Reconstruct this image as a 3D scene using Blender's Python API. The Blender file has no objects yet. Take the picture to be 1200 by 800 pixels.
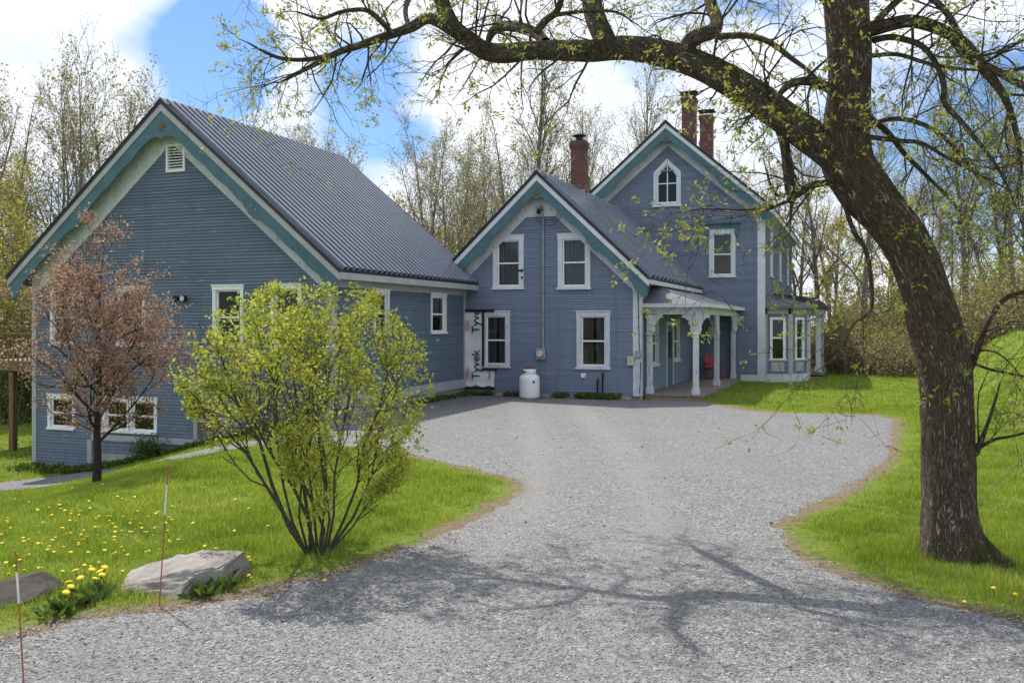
import bpy, bmesh, math, random
import numpy as np
from mathutils import Vector, Matrix, noise as mnoise

# ------------------------------------------------------------------ camera, light, exposure
scene = bpy.context.scene
COL = scene.collection
PW, PH, F, HY, CAMH = 1200.0, 800.0, 1100.0, 378.0, 2.4     # photo size, focal length px, horizon row, eye height
cam_d = bpy.data.cameras.new("camera"); cam = bpy.data.objects.new("camera", cam_d); COL.objects.link(cam)
cam.location = (0, 0, CAMH); cam.rotation_euler = (math.radians(90), 0, 0)
cam_d.sensor_width = 36.0; cam_d.lens = 36.0*F/PW
cam_d.shift_y = -(PH/2-HY)/PW
cam_d.clip_start = 0.1; cam_d.clip_end = 2000
scene.camera = cam

SUN = Vector((-0.36, 0.53, 1.0)).normalized()                # towards the sun
sun_el = math.asin(SUN.z); sun_az = math.atan2(SUN.x, SUN.y)
sd = bpy.data.lights.new("sun", 'SUN'); sd.energy = 4.4; sd.angle = math.radians(0.5); sd.color = (1.0, 0.95, 0.87)
so = bpy.data.objects.new("sun", sd); COL.objects.link(so); so.location = (-20, 40, 60)
so.rotation_euler = SUN.to_track_quat('Z', 'Y').to_euler()

scene.view_settings.view_transform = 'Standard'; scene.view_settings.look = 'None'
scene.view_settings.exposure = 0.28; scene.view_settings.gamma = 1.0
scene.view_settings.use_curve_mapping = False
scene.render.engine = 'CYCLES'

w = bpy.data.worlds.new("World"); scene.world = w; w.use_nodes = True
nt = w.node_tree; nt.nodes.clear()
def WN(t, **k):
    n = nt.nodes.new(t)
    for a, b in k.items(): setattr(n, a, b)
    return n
wo = WN('ShaderNodeOutputWorld'); bg = WN('ShaderNodeBackground'); bg.inputs['Strength'].default_value = 0.125
sky = WN('ShaderNodeTexSky'); sky.sky_type = 'NISHITA'; sky.sun_disc = False
sky.sun_elevation = sun_el; sky.sun_rotation = sun_az; sky.air_density = 1.0; sky.dust_density = 0.6; sky.ozone_density = 2.0
tc = WN('ShaderNodeTexCoord'); mp = WN('ShaderNodeMapping'); mp.inputs['Scale'].default_value = (1.0, 1.0, 1.9)
mp.inputs['Location'].default_value = (0.36, 0.1, 0.02)
n1 = WN('ShaderNodeTexNoise'); n1.inputs['Scale'].default_value = 2.3; n1.inputs['Detail'].default_value = 9; n1.inputs['Roughness'].default_value = 0.55
n1.inputs['Distortion'].default_value = 0.25
rp = WN('ShaderNodeValToRGB'); rp.color_ramp.elements[0].position = 0.40; rp.color_ramp.elements[1].position = 0.50
n2 = WN('ShaderNodeTexNoise'); n2.inputs['Scale'].default_value = 5.0; n2.inputs['Detail'].default_value = 8
rp2 = WN('ShaderNodeValToRGB'); rp2.color_ramp.elements[0].position = 0.3; rp2.color_ramp.elements[1].position = 0.62
rp2.color_ramp.elements[0].color = (5.6, 6.2, 7.1, 1); rp2.color_ramp.elements[1].color = (8.3, 8.5, 8.9, 1)
mx = WN('ShaderNodeMixRGB')
L = nt.links.new
L(tc.outputs['Generated'], mp.inputs['Vector']); L(mp.outputs['Vector'], n1.inputs['Vector']); L(mp.outputs['Vector'], n2.inputs['Vector'])
acc = n1.outputs['Fac']
for px_, py_, c0_, amt in ((232, 34, .994, -.13), (262, 62, .997, -.06), (448, 112, .9955, -.16), (1112, 130, .994, -.05), (60, 20, .985, .10), (640, 120, .95, .10)):
    bd = Vector(((px_-600)/F, 1, (HY-py_)/F)).normalized(); dt = WN('ShaderNodeVectorMath', operation='DOT_PRODUCT'); dt.inputs[1].default_value = bd
    L(tc.outputs['Generated'], dt.inputs[0]); mr = WN('ShaderNodeMapRange', interpolation_type='SMOOTHSTEP'); L(dt.outputs['Value'], mr.inputs[0])
    mr.inputs[1].default_value = c0_; mr.inputs[2].default_value = 1.0; mr.inputs[3].default_value = 0; mr.inputs[4].default_value = amt
    ad = WN('ShaderNodeMath', operation='ADD'); L(acc, ad.inputs[0]); L(mr.outputs[0], ad.inputs[1]); acc = ad.outputs[0]
L(acc, rp.inputs['Fac']); L(n2.outputs['Fac'], rp2.inputs['Fac'])
L(rp.outputs['Color'], mx.inputs['Fac']); tn = WN('ShaderNodeMixRGB', blend_type='MULTIPLY'); tn.inputs['Fac'].default_value = 1; tn.inputs['Color2'].default_value = (.62, .80, 1.0, 1); L(sky.outputs['Color'], tn.inputs['Color1']); L(tn.outputs['Color'], mx.inputs['Color1']); L(rp2.outputs['Color'], mx.inputs['Color2'])
L(mx.outputs['Color'], bg.inputs['Color']); L(bg.outputs['Background'], wo.inputs['Surface'])

rnd = random.Random(7)
NR = np.random.RandomState(11)

# ------------------------------------------------------------------ measuring helpers (photo pixel -> place)
YAW = math.radians(20.4)
lx, ly = math.cos(YAW), -math.sin(YAW)        # along the gable fronts, to the right
dx, dy = math.sin(YAW), math.cos(YAW)         # along the ridges, away
OX, OY = 4.0, 29.3                            # right front corner of the front wing
def W(u, v, z=0.0): return Vector((OX+u*lx+v*dx, OY+u*ly+v*dy, z))
def front(px, py, v):
    k = (px-600)/F
    u = (k*(OY+v*dy)-OX-v*dx)/(lx-k*ly); Y = OY+u*ly+v*dy
    return u, CAMH+(HY-py)/F*Y
def side(px, py, u):
    k = (px-600)/F
    v = (k*(OY+u*ly)-OX-u*lx)/(dx-k*dy); Y = OY+u*ly+v*dy
    return v, CAMH+(HY-py)/F*Y
def at(px, py, Y): return Vector(((px-600)/F*Y, Y, CAMH+(HY-py)/F*Y))
def sm(t): t = np.clip(t, 0, 1); return t*t*(3-2*t)
def vnoise(X, Y, s):
    return (np.sin(X*s*1.7+np.sin(Y*s*2.3+.5)*1.4)+np.sin(Y*s*1.9+np.sin(X*s*2.9+2.1)*1.3)+.6*np.sin((X+Y)*s*4.1+1.7))/2.6
def gz(X, Y):
    X = np.asarray(X, float); Y = np.asarray(Y, float)
    rx = X-OX; ry = Y-OY; u = rx*lx+ry*ly; v = rx*dx+ry*dy
    ww = -u-.25*(np.minimum(v, -4)+8.4)
    z = -1.72*sm((ww-5)/9.5)
    z = z+1.9*sm((X-np.maximum(11.0, .43*Y+1))/3.4)*sm((Y-11)/12)
    z = z+.16*sm((X-np.maximum(11.0, .43*Y+1))/2)*sm((Y-11)/8)*vnoise(X, Y, 1.3)*sm((60-Y)/20)
    z = z+.03*np.sin(X*.9+1.3)*np.sin(Y*.7)*sm((np.abs(X+.5)-3)/3)
    return z
def gpt(px, py):
    Y = 5.0
    for i in range(4000):
        X = (px-600)/F*Y
        if CAMH+(HY-py)/F*Y <= float(gz(X, Y)): break
        Y *= 1.002
    return X, Y

# ------------------------------------------------------------------ tagging
def tag(o, label=None, cat=None, group=None, kind=None):
    if label: o['label'] = label
    if cat: o['category'] = cat
    if group: o['group'] = group
    if kind: o['kind'] = kind
    return o
def empty(name, loc, rz=0.0, label=None, cat=None, group=None):
    o = bpy.data.objects.new(name, None); COL.objects.link(o); o.location = loc; o.rotation_euler = (0, 0, rz)
    o.empty_display_size = .3
    return tag(o, label, cat, group)
def copy_tree(o, parent=None):
    c = o.copy(); COL.objects.link(c)
    if parent: c.parent = parent
    for ch in list(o.children): copy_tree(ch, c)
    return c

# ------------------------------------------------------------------ materials
def new_mat(name):
    m = bpy.data.materials.new(name); m.use_nodes = True; t = m.node_tree; t.nodes.clear()
    out = t.nodes.new('ShaderNodeOutputMaterial'); return m, t, out
def nd(t, typ, ins=None, **k):
    n = t.nodes.new(typ)
    for a, b in k.items(): setattr(n, a, b)
    if ins:
        for a, b in ins.items():
            if hasattr(b, 'is_linked') or isinstance(b, bpy.types.NodeSocket): t.links.new(b, n.inputs[a])
            else: n.inputs[a].default_value = b
    return n
def c4(c): return (c[0], c[1], c[2], 1)
def ramp(t, fac, stops):
    r = t.nodes.new('ShaderNodeValToRGB'); e = r.color_ramp.elements
    while len(e) < len(stops): e.new(0.5)
    for i, (p, c) in enumerate(stops): e[i].position = p; e[i].color = c4(c) if len(c) == 3 else c
    t.links.new(fac, r.inputs['Fac']); return r.outputs['Color']
def noise(t, vec, scale, detail=4, rough=.55):
    n = nd(t, 'ShaderNodeTexNoise', {'Scale': scale, 'Detail': detail, 'Roughness': rough})
    if vec: t.links.new(vec, n.inputs['Vector'])
    return n.outputs['Fac']
def mapped(t, sc, coord='Object'):
    c = t.nodes.new('ShaderNodeTexCoord'); m = nd(t, 'ShaderNodeMapping', {'Scale': sc}); t.links.new(c.outputs[coord], m.inputs['Vector'])
    return m.outputs['Vector']
def mixc(t, fac, a, b, blend='MIX'):
    m = t.nodes.new('ShaderNodeMixRGB'); m.blend_type = blend
    for s, v in (('Fac', fac), ('Color1', a), ('Color2', b)):
        if isinstance(v, bpy.types.NodeSocket): t.links.new(v, m.inputs[s])
        elif s == 'Fac': m.inputs[s].default_value = v
        else: m.inputs[s].default_value = c4(v)
    return m.outputs['Color']
def finish(t, out, col, rough=.7, metal=0.0, bump=None, bstr=.3, bdist=.02, spec=.4):
    p = t.nodes.new('ShaderNodeBsdfPrincipled')
    for s, v in (('Base Color', col), ('Roughness', rough), ('Metallic', metal)):
        if isinstance(v, bpy.types.NodeSocket): t.links.new(v, p.inputs[s])
        elif s == 'Base Color': p.inputs[s].default_value = c4(v)
        else: p.inputs[s].default_value = v
    p.inputs['Specular IOR Level'].default_value = spec
    if bump is not None:
        b = nd(t, 'ShaderNodeBump', {'Strength': bstr, 'Distance': bdist}); t.links.new(bump, b.inputs['Height'])
        t.links.new(b.outputs['Normal'], p.inputs['Normal'])
    t.links.new(p.outputs['BSDF'], out.inputs['Surface']); return p
def simple(name, c1, c2, scale=3.0, rough=.6, metal=0.0, bstr=.15, sc=(1, 1, 1), detail=6, lo=.35, hi=.65, spec=.4, bdist=.01):
    m, t, out = new_mat(name); v = mapped(t, sc); n = noise(t, v, scale, detail)
    finish(t, out, ramp(t, n, [(lo, c1), (hi, c2)]), rough, metal, n, bstr, bdist, spec); return m
def siding(name, c1, c2, c3, peel=.70):
    m, t, out = new_mat(name)
    a = noise(t, mapped(t, (.35, .35, 9.7)), 1.0, 3); b = noise(t, mapped(t, (1, 1, 1)), .9, 6)
    col = ramp(t, a, [(.36, c1), (.62, c2)])
    col = mixc(t, nd(t, 'ShaderNodeMath', {0: b, 1: .35}, operation='MULTIPLY').outputs[0], col, (c1[0]*.75, c1[1]*.78, c1[2]*.8))
    pz = noise(t, mapped(t, (2.2, 2.2, 34)), 1.3, 6, .65)
    pm = nd(t, 'ShaderNodeMath', {0: pz, 1: nd(t, 'ShaderNodeMath', {0: b, 1: .25}, operation='MULTIPLY').outputs[0]}, operation='ADD').outputs[0]
    col = mixc(t, ramp(t, pm, [(peel+.08, (0, 0, 0)), (peel+.16, (1, 1, 1))]), col, c3)
    vs = noise(t, mapped(t, (2.5, 2.5, .18)), 1.4, 6, .65)
    col = mixc(t, ramp(t, vs, [(.52, (0, 0, 0)), (.74, (.45, .45, .45))]), col, (c1[0]*.62, c1[1]*.62, c1[2]*.60))
    finish(t, out, col, .62, 0, noise(t, mapped(t, (3, 3, 30)), 4, 4), .12, .01, .3); return m
M = {}
M['siding_barn'] = siding('barn siding paint', (.112, .150, .208), (.148, .188, .252), (.34, .38, .42), .665)
M['siding_house'] = siding('house siding paint', (.150, .190, .274), (.197, .237, .326), (.40, .44, .50), .70)
def weathered(name, c1, c2, dirt, thr=.62):
    m, t, out = new_mat(name)
    n = noise(t, mapped(t, (1, 1, 1)), 2.0, 7, .6); p = noise(t, mapped(t, (5, 5, 1.3)), 4.0, 8, .7)
    col = ramp(t, n, [(.35, c1), (.65, c2)])
    col = mixc(t, ramp(t, p, [(thr, (0, 0, 0)), (thr+.1, (1, 1, 1))]), col, dirt)
    finish(t, out, col, .6, 0, p, .2, .008, .3); return m
M['white'] = weathered('white trim paint', (.55, .585, .63), (.66, .69, .73), (.36, .35, .34), .63)
M['white_old'] = weathered('peeling white paint', (.47, .51, .57), (.61, .645, .69), (.26, .24, .22), .55)
M['vinyl'] = simple('white window vinyl', (.74, .75, .76), (.82, .82, .82), 2, .35)
M['teal'] = weathered('teal trim paint', (.058, .128, .158), (.085, .165, .195), (.17, .22, .24), .66)
M['soffit'] = weathered('beige soffit boards', (.50, .49, .46), (.62, .605, .57), (.33, .30, .26), .60)
M['grey_trim'] = weathered('grey trim paint', (.34, .35, .37), (.42, .43, .44), (.24, .24, .24), .64)
M['concrete'] = simple('foundation concrete', (.30, .30, .29), (.46, .45, .43), 1.6, .85, 0, .4, detail=9)
def metal_roof(name, c1, c2, rough, spec=.6):
    m, t, out = new_mat(name)
    n = noise(t, mapped(t, (.5, .5, .5)), 2.5, 6); sn = noise(t, mapped(t, (1, 1, 1)), 9, 5)
    col = ramp(t, n, [(.3, c1), (.7, c2)])
    r = nd(t, 'ShaderNodeMapRange', {0: sn, 1: .3, 2: .7, 3: rough-.05, 4: rough+.07}).outputs[0]
    finish(t, out, col, r, .0, n, .04, .01, spec); return m
M['roof'] = metal_roof('blue grey metal roofing', (.088, .106, .148), (.12, .138, .185), .26, .8)
M['roof_dark'] = simple('dark roof edge metal', (.022, .024, .032), (.035, .037, .045), 2, .4, .3)
M['roof_tin'] = metal_roof('porch tin roofing', (.085, .093, .11), (.16, .17, .19), .5, .4)
def glassm():
    m, t, out = new_mat('window glass')
    g = nd(t, 'ShaderNodeBsdfGlossy', {'Roughness': .02, 'Color': (1, 1, 1, 1)})
    tr = nd(t, 'ShaderNodeBsdfTransparent', {'Color': (.72, .75, .76, 1)})
    fr = nd(t, 'ShaderNodeFresnel', {'IOR': 1.55}); ad = nd(t, 'ShaderNodeMath', {0: fr.outputs[0], 1: .9}, operation='MULTIPLY')
    b = nd(t, 'ShaderNodeBump', {'Strength': .06, 'Distance': .02}); t.links.new(noise(t, mapped(t, (1, 1, 1)), 2.2, 2), b.inputs['Height'])
    t.links.new(b.outputs['Normal'], g.inputs['Normal'])
    mxs = t.nodes.new('ShaderNodeMixShader'); t.links.new(ad.outputs[0], mxs.inputs[0]); t.links.new(tr.outputs[0], mxs.inputs[1]); t.links.new(g.outputs[0], mxs.inputs[2])
    t.links.new(mxs.outputs[0], out.inputs['Surface']); return m
M['glass'] = glassm()
M['curtain'] = simple('grey curtain cloth', (.18, .19, .20), (.30, .31, .32), 3, .9, 0, .2, (6, 6, .4))
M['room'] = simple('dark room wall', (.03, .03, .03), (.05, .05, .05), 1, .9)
def brickm():
    m, t, out = new_mat('chimney brick')
    tcn = t.nodes.new('ShaderNodeTexCoord'); sx = t.nodes.new('ShaderNodeSeparateXYZ'); t.links.new(tcn.outputs['Object'], sx.inputs[0])
    xy = nd(t, 'ShaderNodeMath', {0: sx.outputs[0], 1: sx.outputs[1]}, operation='ADD'); cb = t.nodes.new('ShaderNodeCombineXYZ')
    t.links.new(xy.outputs[0], cb.inputs[0]); t.links.new(sx.outputs[2], cb.inputs[1])
    b = nd(t, 'ShaderNodeTexBrick', {'Scale': 1.0, 'Color1': (.10, .030, .028, 1), 'Color2': (.145, .046, .041, 1), 'Mortar': (.19, .13, .115, 1), 'Mortar Size': .008, 'Brick Width': .21, 'Row Height': .07})
    t.links.new(cb.outputs[0], b.inputs['Vector'])
    n = noise(t, mapped(t, (1, 1, 1)), 5, 8, .7)
    col = mixc(t, ramp(t, n, [(.56, (0, 0, 0)), (.66, (.75, .75, .75))]), b.outputs['Color'], (.33, .25, .23))
    col = mixc(t, ramp(t, noise(t, mapped(t, (1, 1, 1)), 2.1, 5), [(.5, (0, 0, 0)), (.7, (.8, .8, .8))]), col, (.07, .045, .045))
    finish(t, out, col, .85, 0, n, .5, .02); return m
M['brick'] = brickm()
M['black_metal'] = simple('black weathered metal', (.012, .012, .013), (.03, .03, .03), 6, .5, .5)
M['grey_metal'] = simple('galvanised grey metal', (.25, .26, .27), (.36, .37, .38), 5, .45, .5)
M['beige_box'] = simple('beige plastic', (.42, .40, .33), (.50, .48, .40), 4, .5)
M['tank'] = simple('white tank enamel', (.72, .73, .75), (.82, .82, .83), 2, .3, 0, .03)
M['black'] = simple('black sheet', (.010, .010, .012), (.02, .02, .022), 4, .6)
M['red'] = simple('red plastic', (.20, .015, .012), (.30, .025, .02), 3, .45)
M['wrap'] = simple('white house wrap', (.66, .68, .70), (.80, .81, .82), 1.4, .5, 0, .6, (1, 1, .6), bdist=.03)
M['ink'] = simple('dark grey print', (.03, .035, .05), (.045, .05, .065), 4, .6)
M['ink_red'] = simple('faded red print', (.42, .12, .14), (.5, .2, .2), 4, .6)
M['wood'] = simple('brown deck wood', (.13, .075, .04), (.22, .13, .075), 2, .75, 0, .3, (8, 8, 1))
M['porch_floor'] = simple('worn porch boards', (.17, .14, .12), (.30, .25, .22), 2.4, .8, 0, .3, (14, .8, 1))
M['porch_wood'] = simple('weathered porch skirt', (.20, .16, .13), (.32, .27, .22), 2.4, .85, 0, .4, (1, 1, 9))
M['lamp_glass'] = simple('lamp lens', (.5, .5, .5), (.62, .62, .62), 4, .2)
M['rust'] = simple('rusty orange stake', (.26, .085, .045), (.36, .13, .07), 20, .6)
M['stake_white'] = simple('reflective tape', (.6, .6, .6), (.75, .75, .75), 20, .3)
M['cable'] = simple('grey cable', (.14, .14, .14), (.2, .2, .2), 5, .6)
def rockm():
    m, t, out = new_mat('grey boulder stone')
    n = noise(t, mapped(t, (1, 1, 1)), 3.0, 10, .65); f = noise(t, mapped(t, (1, 1, 2.5)), 16, 8, .7)
    col = ramp(t, n, [(.28, (.16, .14, .12)), (.5, (.29, .27, .25)), (.72, (.40, .385, .365))])
    col = mixc(t, ramp(t, f, [(.50, (0, 0, 0)), (.72, (.7, .7, .7))]), col, (.20, .18, .165))
    finish(t, out, col, .9, 0, nd(t, 'ShaderNodeMath', {0: n, 1: f}, operation='ADD').outputs[0], .6, .03, .2); return m
M['rock'] = rockm()

def barkm(name, c_dark, c_mid, c_light, moss=0.0, stretch=1.0, bstr=1.0, bdist=.03, orange=0.0):
    m, t, out = new_mat(name)
    a = nd(t, 'ShaderNodeAttribute', attribute_name='bark')
    mp_ = nd(t, 'ShaderNodeMapping', {'Scale': (24*stretch, 24*stretch, 6.0*stretch)}); t.links.new(a.outputs['Vector'], mp_.inputs['Vector'])
    vn = nd(t, 'ShaderNodeTexNoise', {'Scale': 1.0, 'Detail': 9, 'Roughness': .66, 'Distortion': 1.2}); t.links.new(mp_.outputs[0], vn.inputs['Vector'])
    rid = nd(t, 'ShaderNodeMath', {0: vn.outputs['Fac'], 1: .5}, operation='SUBTRACT'); rid = nd(t, 'ShaderNodeMath', {0: rid.outputs[0]}, operation='ABSOLUTE')
    h = nd(t, 'ShaderNodeMapRange', {0: rid.outputs[0], 1: 0.0, 2: .13, 3: 0.0, 4: 1.0}).outputs[0]
    col = ramp(t, h, [(0.0, c_dark), (.45, c_mid), (1.0, c_light)])
    big = noise(t, mapped(t, (1, 1, .6)), 2.1, 6, .6)
    if orange:
        col = mixc(t, ramp(t, big, [(.50, (0, 0, 0)), (.68, (orange, orange, orange))]), col, (.20, .11, .045))
    if moss:
        g = t.nodes.new('ShaderNodeNewGeometry'); s = t.nodes.new('ShaderNodeSeparateXYZ'); t.links.new(g.outputs['Normal'], s.inputs[0])
        mm = nd(t, 'ShaderNodeMath', {0: s.outputs[2], 1: noise(t, mapped(t, (1, 1, 1)), 7, 7, .65)}, operation='ADD')
        mk = ramp(t, mm.outputs[0], [(.82, (0, 0, 0)), (1.0, (moss, moss, moss))])
        col = mixc(t, mk, col, (.065, .075, .016))
    finish(t, out, col, .92, 0, h, bstr, bdist, .15); return m
M['bark_big'] = barkm('furrowed grey brown bark', (.072, .055, .042), (.235, .188, .142), (.36, .305, .25), .75, 1.0, 1.0, .05, .55)
M['bark_twig'] = barkm('grey brown twig bark', (.05, .043, .035), (.09, .08, .065), (.15, .135, .115), 0, 2, .4, .01)
M['bark_far'] = barkm('far tree bark', (.12, .108, .09), (.20, .18, .15), (.31, .285, .245), 0, .5, .4, .02)
M['bark_shrub'] = barkm('shrub stem bark', (.05, .042, .035), (.10, .085, .07), (.17, .15, .125), 0, 2, .5, .01)
M['bark_plum'] = barkm('dark plum bark', (.022, .018, .017), (.05, .042, .038), (.085, .075, .07), 0, 2, .6, .01)
def leafm(name, cols, trans=.45, rough=.5):
    m, t, out = new_mat(name)
    a = nd(t, 'ShaderNodeAttribute', attribute_name='tint'); col = ramp(t, a.outputs['Fac'], [(i/(len(cols)-1), c) for i, c in enumerate(cols)])
    p = nd(t, 'ShaderNodeBsdfPrincipled', {'Roughness': rough}); p.inputs['Specular IOR Level'].default_value = .3
    t.links.new(col, p.inputs['Base Color'])
    tl = t.nodes.new('ShaderNodeBsdfTranslucent'); t.links.new(mixc(t, 1.0, col, (1.08, 1.08, .72), 'MULTIPLY'), tl.inputs['Color'])
    mxs = nd(t, 'ShaderNodeMixShader', {0: trans}); t.links.new(p.outputs[0], mxs.inputs[1]); t.links.new(tl.outputs[0], mxs.inputs[2])
    t.links.new(mxs.outputs[0], out.inputs['Surface']); return m
M['leaf_big'] = leafm('young yellow green leaves', [(.24, .28, .055), (.36, .38, .09), (.46, .44, .14)], .5)
M['leaf_shrub'] = leafm('shrub leaves', [(.22, .30, .035), (.37, .45, .06), (.50, .52, .10), (.42, .33, .08)], .5)
M['leaf_plum'] = leafm('bronze pink leaves', [(.20, .095, .088), (.33, .18, .165), (.46, .31, .285), (.32, .25, .20)], .45)
M['leaf_olive'] = leafm('olive spring buds', [(.19, .19, .07), (.30, .28, .10), (.40, .36, .15)])
M['leaf_gold'] = leafm('golden green spring leaves', [(.25, .24, .05), (.38, .35, .08), (.48, .42, .12)], .55)
M['leaf_amber'] = leafm('amber buds', [(.26, .21, .10), (.38, .30, .15), (.47, .39, .20)], .5)
M['leaf_green'] = leafm('fresh green leaves', [(.07, .13, .025), (.13, .20, .03), (.20, .26, .05)])
M['leaf_brush'] = leafm('thicket leaves', [(.17, .14, .08), (.28, .25, .09), (.38, .34, .10), (.33, .34, .08)], .5)
M['grass'] = leafm('lawn grass blades', [(.14, .215, .026), (.25, .345, .04), (.35, .42, .06), (.50, .45, .21)], .45, .45)
M['weed'] = leafm('weeds', [(.05, .10, .02), (.09, .15, .03), (.14, .19, .04)], .35)
M['petal'] = simple('yellow petals', (.75, .52, .015), (.85, .62, .02), 40, .7)
def groundm():
    m, t, out = new_mat('lawn ground')
    v = mapped(t, (1, 1, 1)); n = noise(t, v, .35, 6, .6); f = noise(t, v, 9, 8, .7)
    g = ramp(t, f, [(.3, (.06, .095, .014)), (.5, (.125, .185, .022)), (.72, (.19, .245, .035))])
    g = mixc(t, ramp(t, n, [(.42, (0, 0, 0)), (.70, (.55, .55, .55))]), g, (.20, .21, .06))
    a = nd(t, 'ShaderNodeAttribute', attribute_name='dirt')
    da = nd(t, 'ShaderNodeMath', {0: a.outputs['Fac'], 1: nd(t, 'ShaderNodeMath', {0: f, 1: .5}, operation='SUBTRACT').outputs[0]}, operation='ADD').outputs[0]
    dc = ramp(t, noise(t, v, 14, 7, .7), [(.3, (.11, .075, .05)), (.7, (.27, .21, .15))])
    col = mixc(t, ramp(t, da, [(.35, (0, 0, 0)), (.6, (1, 1, 1))]), g, dc)
    fa = nd(t, 'ShaderNodeAttribute', attribute_name='far')
    fc = ramp(t, noise(t, v, .6, 6), [(.3, (.09, .085, .035)), (.7, (.17, .16, .06))])
    col = mixc(t, fa.outputs['Fac'], col, fc)
    finish(t, out, col, .95, 0, f, .8, .05, .1); return m
M['ground'] = groundm()
def gravelm():
    m, t, out = new_mat('crushed stone gravel')
    v = mapped(t, (1, 1, 1))
    vo = nd(t, 'ShaderNodeTexVoronoi', {'Scale': 44.0, 'Randomness': 1.0}); t.links.new(v, vo.inputs['Vector'])
    v2 = nd(t, 'ShaderNodeTexVoronoi', {'Scale': 24.0, 'Randomness': 1.0}); t.links.new(v, v2.inputs['Vector'])
    s = nd(t, 'ShaderNodeSeparateColor'); t.links.new(vo.outputs['Color'], s.inputs[0])
    s2 = nd(t, 'ShaderNodeSeparateColor'); t.links.new(v2.outputs['Color'], s2.inputs[0])
    col = ramp(t, s.outputs[0], [(0, (.06, .061, .063)), (.3, (.175, .174, .172)), (.8, (.285, .283, .279)), (1, (.54, .53, .515))])
    col = mixc(t, .35, col, ramp(t, s2.outputs[1], [(0, (.145, .144, .143)), (1, (.36, .356, .35))]))
    n = noise(t, v, .55, 7, .6)
    col = mixc(t, ramp(t, n, [(.40, (0, 0, 0)), (.68, (.5, .5, .5))]), col, (.26, .255, .246))
    n2 = noise(t, mapped(t, (1.0, .35, 1)), .8, 5, .6)
    col = mixc(t, ramp(t, n2, [(.52, (0, 0, 0)), (.75, (.5, .5, .5))]), col, (.20, .195, .19))
    tk = nd(t, 'ShaderNodeAttribute', attribute_name='track')
    col = mixc(t, nd(t, 'ShaderNodeMath', {0: tk.outputs['Fac'], 1: noise(t, v, 1.3, 5)}, operation='MULTIPLY').outputs[0], col, (.31, .305, .295))
    n3 = noise(t, v, 2.2, 8, .7)
    col = mixc(t, ramp(t, n3, [(.55, (0, 0, 0)), (.72, (.5, .5, .5))]), col, (.13, .125, .118))
    a = nd(t, 'ShaderNodeAttribute', attribute_name='dirt')
    da = nd(t, 'ShaderNodeMath', {0: a.outputs['Fac'], 1: nd(t, 'ShaderNodeMath', {0: noise(t, v, 5, 8, .7), 1: .5}, operation='SUBTRACT').outputs[0]}, operation='ADD').outputs[0]
    dc = ramp(t, noise(t, v, 24, 7, .7), [(.3, (.14, .10, .07)), (.7, (.32, .26, .20))])
    col = mixc(t, ramp(t, da, [(.40, (0, 0, 0)), (.75, (.9, .9, .9))]), col, dc)
    col = mixc(t, 1.0, col, (.86, .86, .87), 'MULTIPLY')
    hb = nd(t, 'ShaderNodeMath', {0: 1.0, 1: vo.outputs['Distance']}, operation='SUBTRACT').outputs[0]
    hb = nd(t, 'ShaderNodeMath', {0: hb, 1: nd(t, 'ShaderNodeMath', {0: s.outputs[1], 1: .9}, operation='MULTIPLY').outputs[0]}, operation='ADD').outputs[0]
    finish(t, out, col, .9, 0, hb, .75, .018, .2); return m
M['gravel'] = gravelm()
def stonem():
    m, t, out = new_mat('loose gravel stones')
    a = nd(t, 'ShaderNodeAttribute', attribute_name='tint')
    col = ramp(t, a.outputs['Fac'], [(0, (.08, .08, .083)), (.4, (.21, .209, .21)), (.8, (.32, .318, .316)), (1, (.60, .59, .57))])
    finish(t, out, col, .85, 0, None, spec=.25); return m
M['stones'] = stonem()

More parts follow.
